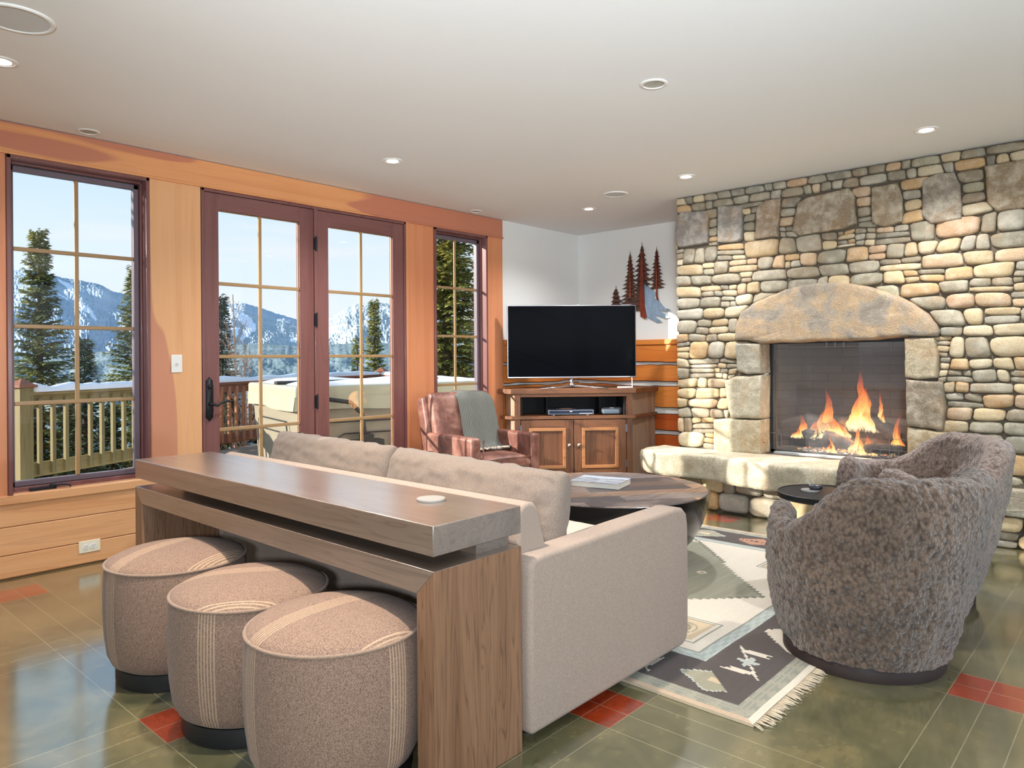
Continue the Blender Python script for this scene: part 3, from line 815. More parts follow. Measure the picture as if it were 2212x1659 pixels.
def flame_mat():
    t=NT('flame'); tc=t.n('ShaderNodeTexCoord'); x,y,z=t.sep(tc.outputs['Generated'])
    n=t.noise(t.coord((1,1,.3)),34,3,.6,1.5)
    h=t.math('ADD',z,t.math('MULTIPLY',t.math('SUBTRACT',n,.5),.5))
    col=t.ramp(h,[(.0,C(255,226,186)),(.25,C(255,214,130)),(.5,C(255,150,60)),(.78,C(228,84,30)),(1,C(150,36,18))])
    al=t.math('MULTIPLY',t.ramp(h,[(.0,(.0,.0,.0)),(.06,(.12,.12,.12)),(.2,(.5,.5,.5)),(.5,(.34,.34,.34)),(1.0,(.04,.04,.04))]),t.ramp(n,[(.32,(.15,.15,.15)),(.62,(1,1,1))]))
    e=t.n('ShaderNodeEmission'); t.l(col,e.inputs[0]); e.inputs[1].default_value=2.6
    tr=t.n('ShaderNodeBsdfTransparent'); mx=t.n('ShaderNodeMixShader')
    t.l(al,mx.inputs[0]); t.l(tr.outputs[0],mx.inputs[1]); t.l(e.outputs[0],mx.inputs[2]); t.l(mx.outputs[0],t.out.inputs[0]); return t.m
m_flame=flame_mat()
def flame(y,z,h,w,lean,label,seed,x=XC+.24):
    t=thing('flame',label,'flame',(x,y,z))
    rf=random.Random(seed); nt_=9 if h>.3 else 5
    for k in range(nt_):
        f=(k-(nt_-1)/2)/((nt_-1)/2)
        hh=h*(1-.35*abs(f))*rf.uniform(.42,.95) if k!=nt_//2 else h
        ww=w*rf.uniform(.42,.62); oy=f*w*1.25; ox=rf.uniform(-.03,.03)
        vs=[];fs=[]; NZ,SG=26,12
        ph=rf.uniform(0,6); tilt=-f*.12*h+lean*h
        for i in range(NZ+1):
            u=i/NZ; r=ww*2.1*(u+.03)**.45*(1-u)**1.15+.0008
            cy=oy*(1-.45*u)+tilt*u**1.4+.055*h*math.sin(u*6.5+ph)*u+.03*h*N3(u*6,seed,k); cx=ox*(1-u)+.04*h*math.sin(u*5+ph*2)*u
            for q in range(SG):
                a=2*PI*q/SG; rr=r*(1+.3*N3(math.cos(a)*1.5+seed,math.sin(a)*1.5,u*5+k))
                vs.append((cx+rr*.45*math.cos(a),cy+rr*math.sin(a),hh*u))
        for i in range(NZ):
            for q in range(SG): fs.append((i*SG+q,i*SG+(q+1)%SG,(i+1)*SG+(q+1)%SG,(i+1)*SG+q))
        MB().add(vs,fs).obj('flame_tongue',m_flame,t,smooth=True)
    return t
flame(1.66,.63,.48,.082,-.04,'tallest orange flame rising in the middle of the fireplace',3)
flame(1.545,.70,.24,.026,-.10,'small forked flame right of the tallest flame',8,XC+.26)
flame(1.90,.56,.40,.105,.02,'broad orange flame on the left part of the logs',12)
flame(2.09,.55,.20,.060,.02,'low flame at the left end of the logs',15)
flame(1.68,.49,.26,.034,-.12,'thin pale flame licking up in front of the middle logs',19,XC+.17)
flame(1.60,.465,.17,.060,.0,'low white-hot flame on the embers at the centre of the fireplace',23,XC+.18)
flame(1.42,.48,.32,.038,-.05,'narrow bright flame at the right end of the fire',27,XC+.20)
flame(1.84,.46,.17,.026,.15,'small flame between the embers and the left log',31,XC+.18)
# ================================================================ FURNITURE
# ---- console table
m_oak_y=wood('smoked_oak_long',C(122,104,90),C(106,88,75),C(74,60,50),'y',.30,1.6,grain=.35,seed=21,spec=.7,ring=14,coat=.6)
for n_ in m_oak_y.node_tree.nodes:
    if n_.type=='BSDF_PRINCIPLED': n_.inputs['Coat IOR'].default_value=1.9; n_.inputs['Coat Weight'].default_value=.9; n_.inputs['Coat Roughness'].default_value=.24
m_oak_z=wood('smoked_oak_upright',C(140,104,78),C(118,84,60),C(70,47,33),'z',.42,1.6,grain=.45,seed=22,ring=22)
t=thing('console_table','long smoked oak console table with a raised slab top behind the sofa','console table',(1.478,2.47,0))
t.location=(1.478,2.47,0)
def cx(a): return a-1.478
def cyy(a): return a-2.47
MB().box(cx(1.300),cx(1.656),cyy(1.462),cyy(3.492),.664,.748).obj('table_top',m_oak_y,t,bevel=.003)
MB().box(cx(1.50),cx(1.64),cyy(1.50),cyy(3.45),.625,.664).obj('spacer_block',m_oak_y,t)
# mitred frame
a,b,th=1.300,1.654,.072
y0,y1,zt=1.460,3.492,.625
MB().add([(cx(x),cyy(y),z) for x in (a,b) for (y,z) in ((y0,zt),(y1,zt),(y1-th,zt-th),(y0+th,zt-th))],[(0,1,2,3),(4,7,6,5),(0,4,5,1),(1,5,6,2),(2,6,7,3),(3,7,4,0)]).obj('frame_rail',m_oak_y,t,bevel=.0015)
MB().add([(cx(x),cyy(y),z) for x in (a,b) for (y,z) in ((y0,0),(y0,zt),(y0+th,zt-th),(y0+th,0))],[(0,1,2,3),(4,7,6,5),(0,4,5,1),(1,5,6,2),(2,6,7,3),(3,7,4,0)]).obj('side_panel',m_oak_z,t,bevel=.0015)
MB().add([(cx(x),cyy(y),z) for x in (a,b) for (y,z) in ((y1,0),(y1,zt),(y1-th,zt-th),(y1-th,0))],[(0,1,2,3),(4,7,6,5),(0,4,5,1),(1,5,6,2),(2,6,7,3),(3,7,4,0)]).obj('side_panel',m_oak_z,t,bevel=.0015)
o=MB().lathe([(0,0),(.045,0),(.046,.003),(.046,.006),(.045,.008),(.036,.0082),(0,.0085)],0,0,48,cap=False).obj('coaster',plain('slate_coaster',C(150,146,140),.5,bscale=120,bstr=.4),None,angle=30)
o.location=(1.533,1.733,.748); tag(o,'round grey coaster lying on the oak console table','coaster')

# ---- ottomans
def ottoman_mat(c0,ang=None):
    t=NT('striped_tweed'); v=t.coord(); x,y,z=t.sep(v)
    wv=t.noise(t.coord((1,1,1)),330,2,.7); w2=t.noise(t.coord((260,260,60)),1,2,.7)
    base=t.mix(t.ramp(wv,[(.38,(0,0,0)),(.62,(1,1,1))]),C(158,130,112),C(108,87,75))
    base=t.mix(t.math('MULTIPLY',t.ramp(w2,[(.5,(0,0,0)),(.7,(1,1,1))]),.35),base,C(84,68,62))
    P=.285
    u=t.math('MULTIPLY',t.math('FRACT',t.math('DIVIDE',t.math('ADD',y,10*P-c0+.031),P)),P)
    inb=t.math('LESS_THAN',u,.062)
    if ang is not None:
        th=t.math('ARCTAN2',y,x); inb=None
        for da in (0,102,180,282):
            a0=math.radians(ang+da)
            q=t.math('MULTIPLY',t.math('SUBTRACT',t.math('FRACT',t.math('ADD',t.math('DIVIDE',t.math('SUBTRACT',th,a0),2*PI),2.5)),.5),2*PI*.25)
            q=t.math('ADD',q,.031); k=t.math('MULTIPLY',t.math('GREATER_THAN',q,0.0),t.math('LESS_THAN',q,.062))
            uu=t.math('MULTIPLY',q,k); u=uu if inb is None else t.math('ADD',u,uu); inb=k if inb is None else t.math('ADD',inb,k)
    ln=t.math('LESS_THAN',t.math('FRACT',t.math('DIVIDE',u,.0104)),.42)
    c=t.mix(t.math('MULTIPLY',t.math('MULTIPLY',inb,ln),.5),base,C(206,176,144))
    return t.bsdf(c,.95,0,t.bump(wv,.5,.002),.15,0,.1)
m_piping=fabric('tweed_piping',C(168,142,122),C(110,90,78),500)
m_plinth=plain('black_plinth',C(22,21,22),.5)
def ottoman(y,rot,c0,ang,label):
    t=thing('ottoman',label,'ottoman',(1.218,y,0),rot,'striped ottomans under the console table')
    mt=ottoman_mat(c0); mb_=ottoman_mat(c0,ang)
    MB().lathe([(0,0),(.212,0),(.215,.01),(.215,.062),(0,.062)],0,0,64,cap=False).obj('base',m_plinth,t,angle=40)
    pr=[(0,.060),(.205,.060),(.228,.075),(.243,.11),(.252,.18),(.256,.26),(.256,.34),(.253,.40),(.249,.432)]
    MB().lathe(pr,0,0,96,cap=False).obj('body',mb_,t,smooth=True)
    pr=[(.249,.430),(.247,.438),(.232,.450),(.20,.463),(.15,.474),(.09,.480),(0,.482)]
    mb=MB().lathe(pr,0,0,96,cap=False); mb.obj('cushion_top',mt,t,smooth=True)
    pts=[(.250*math.cos(2*PI*k/96),.250*math.sin(2*PI*k/96),.434) for k in range(97)]
    mb=MB(); mb.tube(pts,.0055,8,cap=False); mb.obj('piping',m_piping,t,smooth=True)
ottoman(1.795,math.radians(1),.03,173.2,'striped brown tweed ottoman nearest the camera, tucked under the console table')
ottoman(2.29,math.radians(-38),.045,148.3,'striped brown tweed ottoman in the middle of the three under the console table')
ottoman(2.86,math.radians(20),.06,166.3,'striped brown tweed ottoman nearest the window wall, under the console table')

# ---- sofa
m_sofa=fabric('oatmeal_sofa_fabric',C(168,150,137),C(148,130,117),300,blotch=.25,bstr=.25)
m_cush=fabric('taupe_cushion_fabric',C(142,128,117),C(118,104,94),320,blotch=.3,bstr=.25)
m_cream=fabric('seat_fabric',C(206,196,184),C(192,180,166),300,blotch=.2,bstr=.2)
def rbox(x0,x1,y0,y1,z0,z1,r,name,mat,parent,seg=4,sub=0):
    o=MB().box(x0,x1,y0,y1,z0,z1).obj(name,mat,parent,bevel=r,bseg=seg); return o
SX,SY=2.15,2.47
s=thing('sofa','low oatmeal fabric sofa with two loose back cushions facing the fireplace','sofa',(SX,SY,0))
def arm(y0,y1):
    # side panel with softly rounded front and top
    prof=[(1.672,.045),(2.60,.045),(2.632,.055),(2.648,.09),(2.652,.30),(2.650,.52),(2.640,.566),(2.610,.592),(2.56,.600),(2.2,.596),(1.90,.590),(1.74,.590),(1.69,.585),(1.668,.56),(1.664,.30),(1.664,.07)]
    vs=[(x-SX,y-SY,z) for y in (y0,y1) for x,z in prof]; n=len(prof)
    fs=[tuple(range(n)),tuple(range(n,2*n))[::-1]]+[(i,(i+1)%n,n+(i+1)%n,n+i) for i in range(n)]
    o=MB().add(vs,fs).obj('arm',m_sofa,s,bevel=.022,bseg=5); return o
arm(1.435,1.540); arm(3.425,3.530)
# back frame: leaning slab with rounded top
prof=[(1.672,.06),(1.800,.06),(1.872,.40),(1.815,.62),(1.785,.715),(1.765,.736),(1.735,.742),(1.708,.735),(1.695,.715),(1.680,.40)]
vs=[(x-SX,y-SY,z) for y in (1.500,3.465) for x,z in prof]; n=len(prof)
fs=[tuple(range(n)),tuple(range(n,2*n))[::-1]]+[(i,(i+1)%n,n+(i+1)%n,n+i) for i in range(n)]
MB().add(vs,fs).obj('back_frame',m_sofa,s,bevel=.012,bseg=3)
rbox(1.74-SX,2.62-SX,1.541-SY,3.424-SY,.05,.30,.02,'seat_base',m_sofa,s)
def pillow(name,mat,parent,M,L,Hh,T,nu=70,nv=40,seed=0,wr=.006,ex=5.0,flat=.62):
    """soft cushion, L along local x, Hh along local z, T thick along local y"""
    mb=MB(); vs=[];fs=[]
    def pt(u,v,side):
        x=(u*2-1); z=(v*2-1)
        e=(1-abs(x)**ex)*(1-abs(z)**ex)
        th=max(0,e)**.42
        sx=1-.035*(abs(z)**3)*(1 if abs(x)>.6 else .4); szz=1-.045*(1-abs(x)**2)*0
        w=wr*N3(x*3.1+seed,z*6+side*3,seed)+wr*.9*N3(x*11+seed,z*3.0,seed+side*5)+wr*.5*N3(x*22+seed,z*8,seed+side)
        y=side*(T/2)*(flat+(1-flat)*(1-x*x)*(1-z*z*.6))*th + w*min(1,th*1.4)*side
        zz=z*Hh/2*szz+ .35*wr*N3(x*8+seed,side,seed)*abs(z)**4*3
        return (x*L/2*sx,y,zz)
    def remap(k,n):
        s_=k/n; return .5-.5*math.cos(PI*s_)*(.55)-.225*(1-2*s_)
    for side in (1,-1):
        o=len(vs)
        for j in range(nv+1):
            for i in range(nu+1): vs.append(pt(remap(i,nu),remap(j,nv),side))
        for j in range(nv):
            for i in range(nu):
                q=(o+j*(nu+1)+i,o+j*(nu+1)+i+1,o+(j+1)*(nu+1)+i+1,o+(j+1)*(nu+1)+i)
                fs.append(q if side<0 else q[::-1])
    mb.add(vs,fs,M=M)
    ob=mb.obj(name,mat,parent,smooth=True,fixn=False)
    me=ob.data; bm=bmesh.new(); bm.from_mesh(me); bmesh.ops.remove_doubles(bm,verts=bm.verts,dist=.0004); bmesh.ops.recalc_face_normals(bm,faces=bm.faces); bm.to_mesh(me); bm.free()
    me.polygons.foreach_set('use_smooth',[True]*len(me.polygons))
    return ob
# seat cushion (one long bench)
pillow('seat_cushion',m_cream,s,TR(2.235-SX,2.4825-SY,.385,PI/2)@Matrix.Rotation(PI/2,4,'X'),1.86,.83,.19,90,40,3,.003,12,.85)
# back cushions, tilted back against the frame
for (yc,L,sd,rz,dz) in ((2.005,.945,4,.0,-.032),(2.945,.965,9,-.02,-.016)):
    M=TR(1.95-SX,yc-SY,.632+dz,PI/2+rz)@Matrix.Rotation(math.radians(13),4,'X')@Matrix.Rotation(-.022 if yc<2.4 else -.008,4,'Y')
    ob=pillow('back_cushion',m_cush,s,M,L,.425,.225,110,60,sd,.007,8,.74)
for (x,y) in ((1.76,1.53),(2.56,1.53),(1.76,3.44),(2.56,3.44)):
    MB().lathe([(0,0),(.02,0),(.022,.05),(0,.05)],x-SX,y-SY,16,cap=False).obj('leg',m_plinth,s)

# ---- rug
RX0,RY0,RW,RL=2.250,.993,2.44,3.05
def rug():
    cream,tan,grey,dark,pale,sand=C(222,212,196),C(196,172,148),C(146,148,136),C(84,76,74),C(186,192,186),C(206,186,156)
    rust=C(176,132,108)
    NX,NY=270,338
    def motif(a,b,kind):
        # a along the border, b across, both in metres from the motif centre
        k=abs(a)/.155+abs(b)/.098; st=abs(((a*60)%1)-.5)*.16
        if kind==0:
            if abs(a)<.035 and abs(b)<.02: return sand
            if k+st<.98: return C(158,154,134)
            if k+st<1.06: return pale
            return None
        if kind==1:
            q=math.hypot(a/.05,b/.045); an=math.atan2(b,a)
            if q<.7+.3*math.cos(an*4) and q<1: return pale
            if abs(abs(a)-.095)<.018 and abs(b+.02*math.sin(a*120))<.05: return cream
            if abs(b-.7*a+.0)<.006 and abs(a)<.13: return cream
            return None
        if kind==9: return None
        if kind==3: return cream if (b<.085 and abs(a)<(.085-b)*.95+st*.1+.01) else (sand if False else None)
        if k+st<.95: return rust if (abs(b)>.012 or int(abs(a)*70)%2) else dark
        return None
    def col(u,v):
        x=u*RW; y=v*RL
        dx=min(x,RW-x); dy=min(y,RL-y); e=min(dx,dy)
        w=.006*N3(x*20,y*20,1)
        n=.5+.5*N3(x*3,y*60,4)
        def sh(c,k=.12): 
            f=1-k*(n-.5)*2*.6+.05*N3(x*90,y*90,3); return (c[0]*f,c[1]*f,c[2]*f,1)
        if e<.030: return sh(tan if dy>dx else cream)
        if e<.088:
            al=y if dx<dy else x
            return sh(grey if (math.sin(al*70)+math.sin(e*300)>.2) else C(164,160,144))
        if e<.094: return sh(dark)
        if e<.335:
            al=(y if dx<dy else x); ac=e-.215
            # corner blocks keep the same ground
            of_=.05 if dx<dy else -.09; k=int((al-of_+.36)/.36)-1; a=al-of_-(k+.5)*.36
            kind=(k%3) if dx<dy else ((0 if k==0 else (1,3,0)[(k-1)%3]))
            if kind==0 and dx>=dy and k==0 and al<.33: kind=9
            m=motif(a,ac,kind)
            return sh(m if m else dark)
        if e<.341: return sh(dark)
        if e<.400:
            al=y if dx<dy else x
            return sh(pale if (math.sin(al*60)*math.sin(e*200+1)>.0) else C(170,178,172))
        if e<.407: return sh(grey)
        # field
        X=x-RW/2; Y=y-RL/2
        sx=.028; qx=round(abs(X)/sx)*sx; qy=round(abs(Y)/sx)*sx
        k=qx/1.24+qy/1.20
        if abs(X)>.74 and k<.86: k=.87 if abs(X)<.752 else 1
        if k<.86:
            if k<.22: return sh(sand)
            if k<.30: return sh(dark)
            for (px,py) in ((.30,.10),(.42,-.02),(.30,-.30),(-.30,.10),(-.42,.0),(.1,.5),(-.1,.5),(.18,-.62),(-.18,-.62)):
                r=math.hypot(X-px,Y-py)
                if r<.009: return sh(rust)
                if r<.026: return sh(cream)
            return sh(C(150,148,130),.3)
        if k<.875: return sh(C(124,122,110))
        # outlined corner squares
        ex=RW/2-.407-abs(X); ey=RL/2-.407-abs(Y)
        if ex<.36 and ey<.36:
            c1=max(abs(ex-.20),abs(ey-.19))
            if .128<c1<.134 or .108<c1<.113: return sh(grey)
            if c1<.108:
                r=math.hypot(ex-.2,ey-.19)
                if abs(r-.07)<.004 or abs(r-.04)<.004: return sh(grey)
                return sh(sand,.05)
        return sh(cream,.06)
    mb=MB()
    def P(u,v):
        x=u*RW; y=v*RL
        return (x+(.004*N3(0,y*3,2)),y+(.006*N3(x*3,0,5)),.011+.0006*N3(x*60,y*60,1))
    mb.grid(P,NX,NY,colfn=col)
    # edge skirt
    for (f) in (lambda t:(0,t),lambda t:(1,t),lambda t:(t,0),lambda t:(t,1)):
        vs=[];fs=[]
        for i in range(41):
            u,v=f(i/40); p=P(u,v); vs+=[p,(p[0],p[1],0.0005)]
        for i in range(40): fs.append((i*2,i*2+2,i*2+3,i*2+1))
        mb.add(vs,fs,C(204,186,160))
    t=NT('knotted_wool_rug'); at=t.n('ShaderNodeAttribute',attribute_name='Col'); n=t.noise(t.coord(),260,3,.7)
    c=t.mix(t.math('MULTIPLY',t.ramp(n,[(.45,(0,0,0)),(.75,(1,1,1))]),.3),at.outputs['Color'],C(120,108,96))
    m=t.bsdf(c,.97,0,t.bump(n,.5,.003),.1,0,.1)
    r=thing('area_rug','cream and grey-green wool rug with a dark tribal border, under the sofa and coffee table','rug',(RX0,RY0,.0005))
    mb.obj('pile',m,r,smooth=True,fixn=False)
    fr=MB(); rf=random.Random(4)
    for yb,sgn in ((0,-1),(RL,1)):
        x=.004
        while x<RW:
            L=rf.uniform(.030,.052); dx=rf.uniform(-.016,.016)
            fr.tube([(x,yb,.008),(x+dx*.3,yb+sgn*L*.4,.007),(x+dx,yb+sgn*L,.004)],[.0026,.0030,.0016],5)
            x+=rf.uniform(.006,.0095) if int(x*60)%5 else rf.uniform(.009,.013)
    e=fr.obj('fringe',fabric('fringe_wool',C(214,200,176),C(180,160,134),300),r,smooth=True); e['kind']='stuff'
rug()

# ---- round coffee table
m_drum=plain('black_steel_bowl',C(30,29,30),.3,.55,coat=.3)
def planks_mat():
    t=NT('reclaimed_plank_top'); v=t.coord(rot=(0,0,math.radians(38))); x,y,z=t.sep(v)
    row=t.math('FLOOR',t.math('DIVIDE',y,.135))
    wn=t.n('ShaderNodeTexWhiteNoise',noise_dimensions='1D'); t.l(row,wn.inputs[1])
    xs=t.math('ADD',x,t.math('MULTIPLY',wn.outputs[0],.9))
    colm=t.math('FLOOR',t.math('DIVIDE',xs,.62))
    w2=t.n('ShaderNodeTexWhiteNoise',noise_dimensions='1D'); t.l(t.math('ADD',t.math('MULTIPLY',row,7.3),colm),w2.inputs[1])
    n=t.noise(t.coord((2,26,1),rot=(0,0,math.radians(38))),2,5,.65); n2=t.noise(t.coord(),4,4)
    c=t.ramp(w2.outputs[0],[(.1,C(70,54,46)),(.35,C(150,114,84)),(.5,C(104,96,94)),(.7,C(176,128,88)),(.9,C(60,50,48))])
    c=t.mix(t.math('MULTIPLY',t.ramp(n,[(.42,(0,0,0)),(.6,(1,1,1))]),.5),c,C(60,44,38))
    c=t.mix(t.math('MULTIPLY',t.ramp(n2,[(.5,(0,0,0)),(.75,(1,1,1))]),.35),c,C(176,158,144))
    fy=t.math('ABSOLUTE',t.math('SUBTRACT',t.math('FRACT',t.math('DIVIDE',y,.135)),.5)); fx=t.math('ABSOLUTE',t.math('SUBTRACT',t.math('FRACT',t.math('DIVIDE',xs,.62)),.5))
    g=t.math('MAXIMUM',t.math('GREATER_THAN',fy,.488),t.math('GREATER_THAN',fx,.497))
    c=t.mix(t.math('MULTIPLY',g,.8),c,C(30,22,20))
    return t.bsdf(c,.5,0,t.bump(t.math('SUBTRACT',n,g),.25,.003),.4,.0)
ct=thing('coffee_table','round coffee table with a reclaimed plank top on a dark bowl shaped base','coffee table',(3.60,2.475,0.012))
MB().lathe([(0,.392),(.576,.392),(.578,.404),(.574,.408),(0,.408)],0,0,96,cap=False).obj('table_top',planks_mat(),ct,angle=40)
MB().lathe([(0,0),(.30,0),(.33,.01),(.42,.06),(.495,.14),(.545,.23),(.572,.32),(.583,.385),(.584,.403),(.580,.4045),(.5775,.390),(0,.390)],0,0,96,cap=False).obj('bowl_base',m_drum,ct,angle=50)
bk=thing('book','grey and white hardback picture book lying on the round coffee table','book',(3.66,2.56,.4202),math.radians(-62))
pts=[(3.487,2.656),(3.476,2.317),(3.881,2.493),(3.776,2.786)]
# corners in order: near-left, near-right, far-right, far-left
bk.location=(3.64,2.56,.4202); bk.rotation_euler=(0,0,math.radians(-76))
MB().box(-.148,.150,-.108,.108,.003,.029).obj('page_block',plain('page_edges',C(232,228,216),.8,vary=.02),bk)
def cover_mat():
    t=NT('photo_cover'); v=t.coord(); x,y,z=t.sep(v)
    n=t.noise(t.coord((1,2.5,1)),22,5,.65,.4)
    hill=t.math('ADD',y,t.math('MULTIPLY',t.noise(t.coord((1,0,0)),14,3),-.05))
    c=t.ramp(n,[(.35,C(92,100,112)),(.55,C(176,180,188)),(.7,C(222,222,222))])
    c=t.mix(t.ramp(hill,[(.015,(0,0,0)),(.03,(1,1,1))]),c,C(196,206,220))
    return t.bsdf(c,.35)
mc=cover_mat(); me_=plain('cover_board',C(214,214,210),.5,vary=.02)
MB().box(-.152,.152,-.112,.112,.029,.0325).obj('front_cover',mc,bk,bevel=.001)
MB().box(-.152,.152,-.112,.112,0,.003).obj('back_cover',me_,bk)
MB().box(-.156,-.150,-.112,.112,0,.0325).obj('spine',me_,bk,bevel=.002)

# ---- sheepskin chairs
def shag_mat(name,c1,c2,c3):
    t=NT(name); v=t.coord(); a=t.math('SUBTRACT',1.05,t.math('ADD',t.math('MULTIPLY',t.voro(t.coord((1,1,.75)),92,'SMOOTH_F1'),.75),t.math('MULTIPLY',t.noise(v,70,2,.6),.25))); b=t.noise(v,5,3,.6); f=t.noise(v,190,2,.6)
    c=t.ramp(a,[(.30,c3),(.50,c2),(.72,c1)])
    c=t.mix(t.math('MULTIPLY',t.ramp(b,[(.4,(0,0,0)),(.65,(1,1,1))]),.4),c,c3)
    return t.bsdf(c,.98,0,t.bump(t.math('ADD',a,t.math('MULTIPLY',f,.6)),.8,.012),.1,0,.45)
m_shag=shag_mat('brown_sheepskin',C(122,102,87),C(90,74,63),C(54,43,36))
m_shag2=shag_mat('taupe_sheepskin',C(150,130,117),C(120,102,92),C(86,71,63))
tex1=bpy.data.textures.new('curl','CLOUDS'); tex1.noise_scale=.024; tex1.noise_depth=1
tex2=bpy.data.textures.new('tuft','CLOUDS'); tex2.noise_scale=.085; tex2.noise_depth=2
def barrel_chair(loc,face,label,mat,back_h=.775,amp=.017,arm_h=.565,bs=46):
    t=thing('barrel_chair',label,'armchair',(loc[0],loc[1],loc[2]),math.atan2(face[1],face[0]),'sheepskin barrel chairs by the fireplace')
    # local +x is the facing direction; phi measured from the back (-x)
    PH=math.radians(142); NU,NS=150,64
    def hgt(p):
        a=abs(math.degrees(p))
        if a<98: h=lerp(back_h,arm_h,sm(bs,bs+48,a))
        else: h=arm_h+.035*sm(102,126,a)
        return h
    mb=MB(); vs=[];fs=[]
    def centre(p,z):
        a=abs(p)
        bk_=max(0,math.cos(p*.62))**1.5; q_=max(0,z-.05)
        side_=.30+.085*sm(0,.42,q_)-.02*sm(.4,.6,q_)
        back_=.31+.155*min(1,q_/.70)+.022*math.sin(PI*min(1,q_/.72))
        r=lerp(side_,back_,bk_)
        r*=1-.13*sm(math.radians(95),math.radians(142),a)
        return r
    for i in range(NU+1):
        p=lerp(-PH,PH,i/NU); a=abs(p)
        end=sm(PH,PH-math.radians(11),a)      # 0 at the arm tips
        h=hgt(p)-.06*(1-end)**3; th=(.105+.02*math.cos(p))*(.62+.38*end**.5)
        dirv=(-math.cos(p),math.sin(p))
        loop=[]
        zb=.055
        n1,n2,n3=26,14,24
        for k in range(n1):  # outer going up
            z=lerp(zb,h-th/2,k/n1); loop.append((centre(p,z)+.0,z))
        ro=centre(p,h-th/2); 
        for k in range(n2):  # rounded rim
            q=PI*k/n2; loop.append((ro-th/2+th/2*math.cos(q),h-th/2+th/2*math.sin(q)))
        for k in range(n3+1):  # inner going down
            z=lerp(h-th/2,.36,k/n3); loop.append((centre(p,z)-th-.02*sm(h,.36,z),z))
        vs+= [(dirv[0]*r*(1.0 if dirv[0]>0 else 1.0),dirv[1]*r,z) for r,z in loop]
        m=len(loop)
    for i in range(NU):
        for k in range(m-1): fs.append((i*m+k,(i+1)*m+k,(i+1)*m+k+1,i*m+k+1))
    # tip caps
    fs.append(tuple(range(m))); fs.append(tuple(NU*m+k for k in range(m))[::-1])
    ob=mb.add(vs,fs).obj('shell',mat,t,smooth=True)
    def disp(o,s1=1.0):
        sb=o.modifiers.new('s','SUBSURF'); sb.levels=1; sb.render_levels=1
        d=o.modifiers.new('d1','DISPLACE'); d.texture=tex2; d.strength=.020*s1; d.mid_level=.5
        d=o.modifiers.new('d2','DISPLACE'); d.texture=tex1; d.strength=amp*s1; d.mid_level=.5
    disp(ob)
    # seat: plump cushion over the front apron
    mb=MB(); pr=[(.0,.06),(.285,.06),(.30,.09),(.325,.2),(.335,.30),(.34,.38),(.335,.425),(.31,.455),(.25,.470),(.12,.478),(.02,.48)]
    pr2=[]
    for a_,b_ in zip(pr[:-1],pr[1:]):
        for k in range(5): pr2.append((lerp(a_[0],b_[0],k/5),lerp(a_[1],b_[1],k/5)))
    pr2.append(pr[-1])
    o2=mb.lathe(pr2,.03,0,110,cap=False).obj('seat',mat,t,smooth=True); disp(o2,.8)
    MB().lathe([(0,0),(.293,0),(.297,.012),(.297,.058),(.285,.075),(0,.075)],0,0,80,cap=False).obj('swivel_base',plain('dark_brown_base',C(48,36,34),.6),t,angle=40)
    return t
barrel_chair((3.105,.915,.0),(.41,.91),'shaggy dark brown sheepskin barrel chair nearest the camera, back turned to it',m_shag,.765,.019)
barrel_chair((4.03,.975,.0),(-.66,.75),'curly taupe sheepskin barrel chair further off, beside the stone wall',m_shag2,.79,.012,.625,27)

# ---- side table with coaster and remote
m_st=plain('black_painted_metal',C(34,36,38),.42,.3)
st=thing('side_table','small round black side table between the two sheepskin chairs','side table',(3.825,1.30,0))
MB().lathe([(0,.468),(.222,.468),(.228,.474),(.228,.498),(.2225,.500),(.2215,.496),(0,.496)],0,0,72,cap=False).obj('table_top',m_st,st,angle=40)
MB().lathe([(0,.012),(.02,.014),(.02,.468),(0,.468)],0,0,20,cap=False).obj('pedestal',m_st,st,angle=40)
MB().lathe([(0,0),(.15,0),(.155,.004),(.15,.012),(0,.014)],0,0,48,cap=False).obj('foot',m_st,st,angle=40)
p=atZ(.496,1750,1061)
o=MB().lathe([(0,0),(.043,0),(.045,.003),(.044,.009),(0,.009)],0,0,40,cap=False).obj('coaster',plain('pale_stone_coaster',C(150,148,144),.4),None,angle=40)
o.location=(p.x,p.y,.496); tag(o,'pale round coaster on the small black side table','coaster')
t=thing('small_gadget','small dark rounded gadget with a thin pale stem on the side table coaster','gadget',(p.x+.01,p.y-.025,.505),math.radians(-50))
mb=MB().lathe([(0,0),(.024,.002),(.030,.010),(.026,.020),(.012,.027),(0,.028)],0,0,24,cap=False,sx=1.2,sy=.8); mb.obj('body',plain('dark_blue_plastic',C(44,46,56),.35),t,smooth=True)
MB().tube([(-.022,.0,.018),(-.05,.012,.048)],.0028,8).obj('stem',plain('pale_metal_stem',C(196,198,200),.3,.6),t)

# ---- corner TV cabinet (local x along the front, y towards the room corner)
m_barn=wood('reclaimed_barn_wood',C(140,90,56),C(106,66,40),C(58,36,22),'x',.55,1.4,grain=.4,seed=31,diag=True)
m_barnz=wood('reclaimed_barn_upright',C(134,86,54),C(102,63,38),C(54,34,21),'z',.55,1.4,grain=.4,seed=32,diag=True)
m_barn_side=wood('weathered_barn_side',C(176,152,128),C(150,120,94),C(104,74,54),'z',.6,1.4,grain=.35,seed=33)
cab=bpy.data.objects.new('tv_cabinet',None); COL.objects.link(cab); cab.empty_display_size=.05
tag(cab,'reclaimed wood corner cabinet with two panel doors, carrying the television','cabinet')
FLx,FLy,FRx,FRy=4.985,4.515,5.815,3.685
mx,my=(FLx+FRx)/2,(FLy+FRy)/2
cab.location=(mx,my,0); cab.rotation_euler=(0,0,-PI/4)
Wd=math.hypot(FRx-FLx,FRy-FLy)/2   # half width .587
r2=math.sqrt(.5)
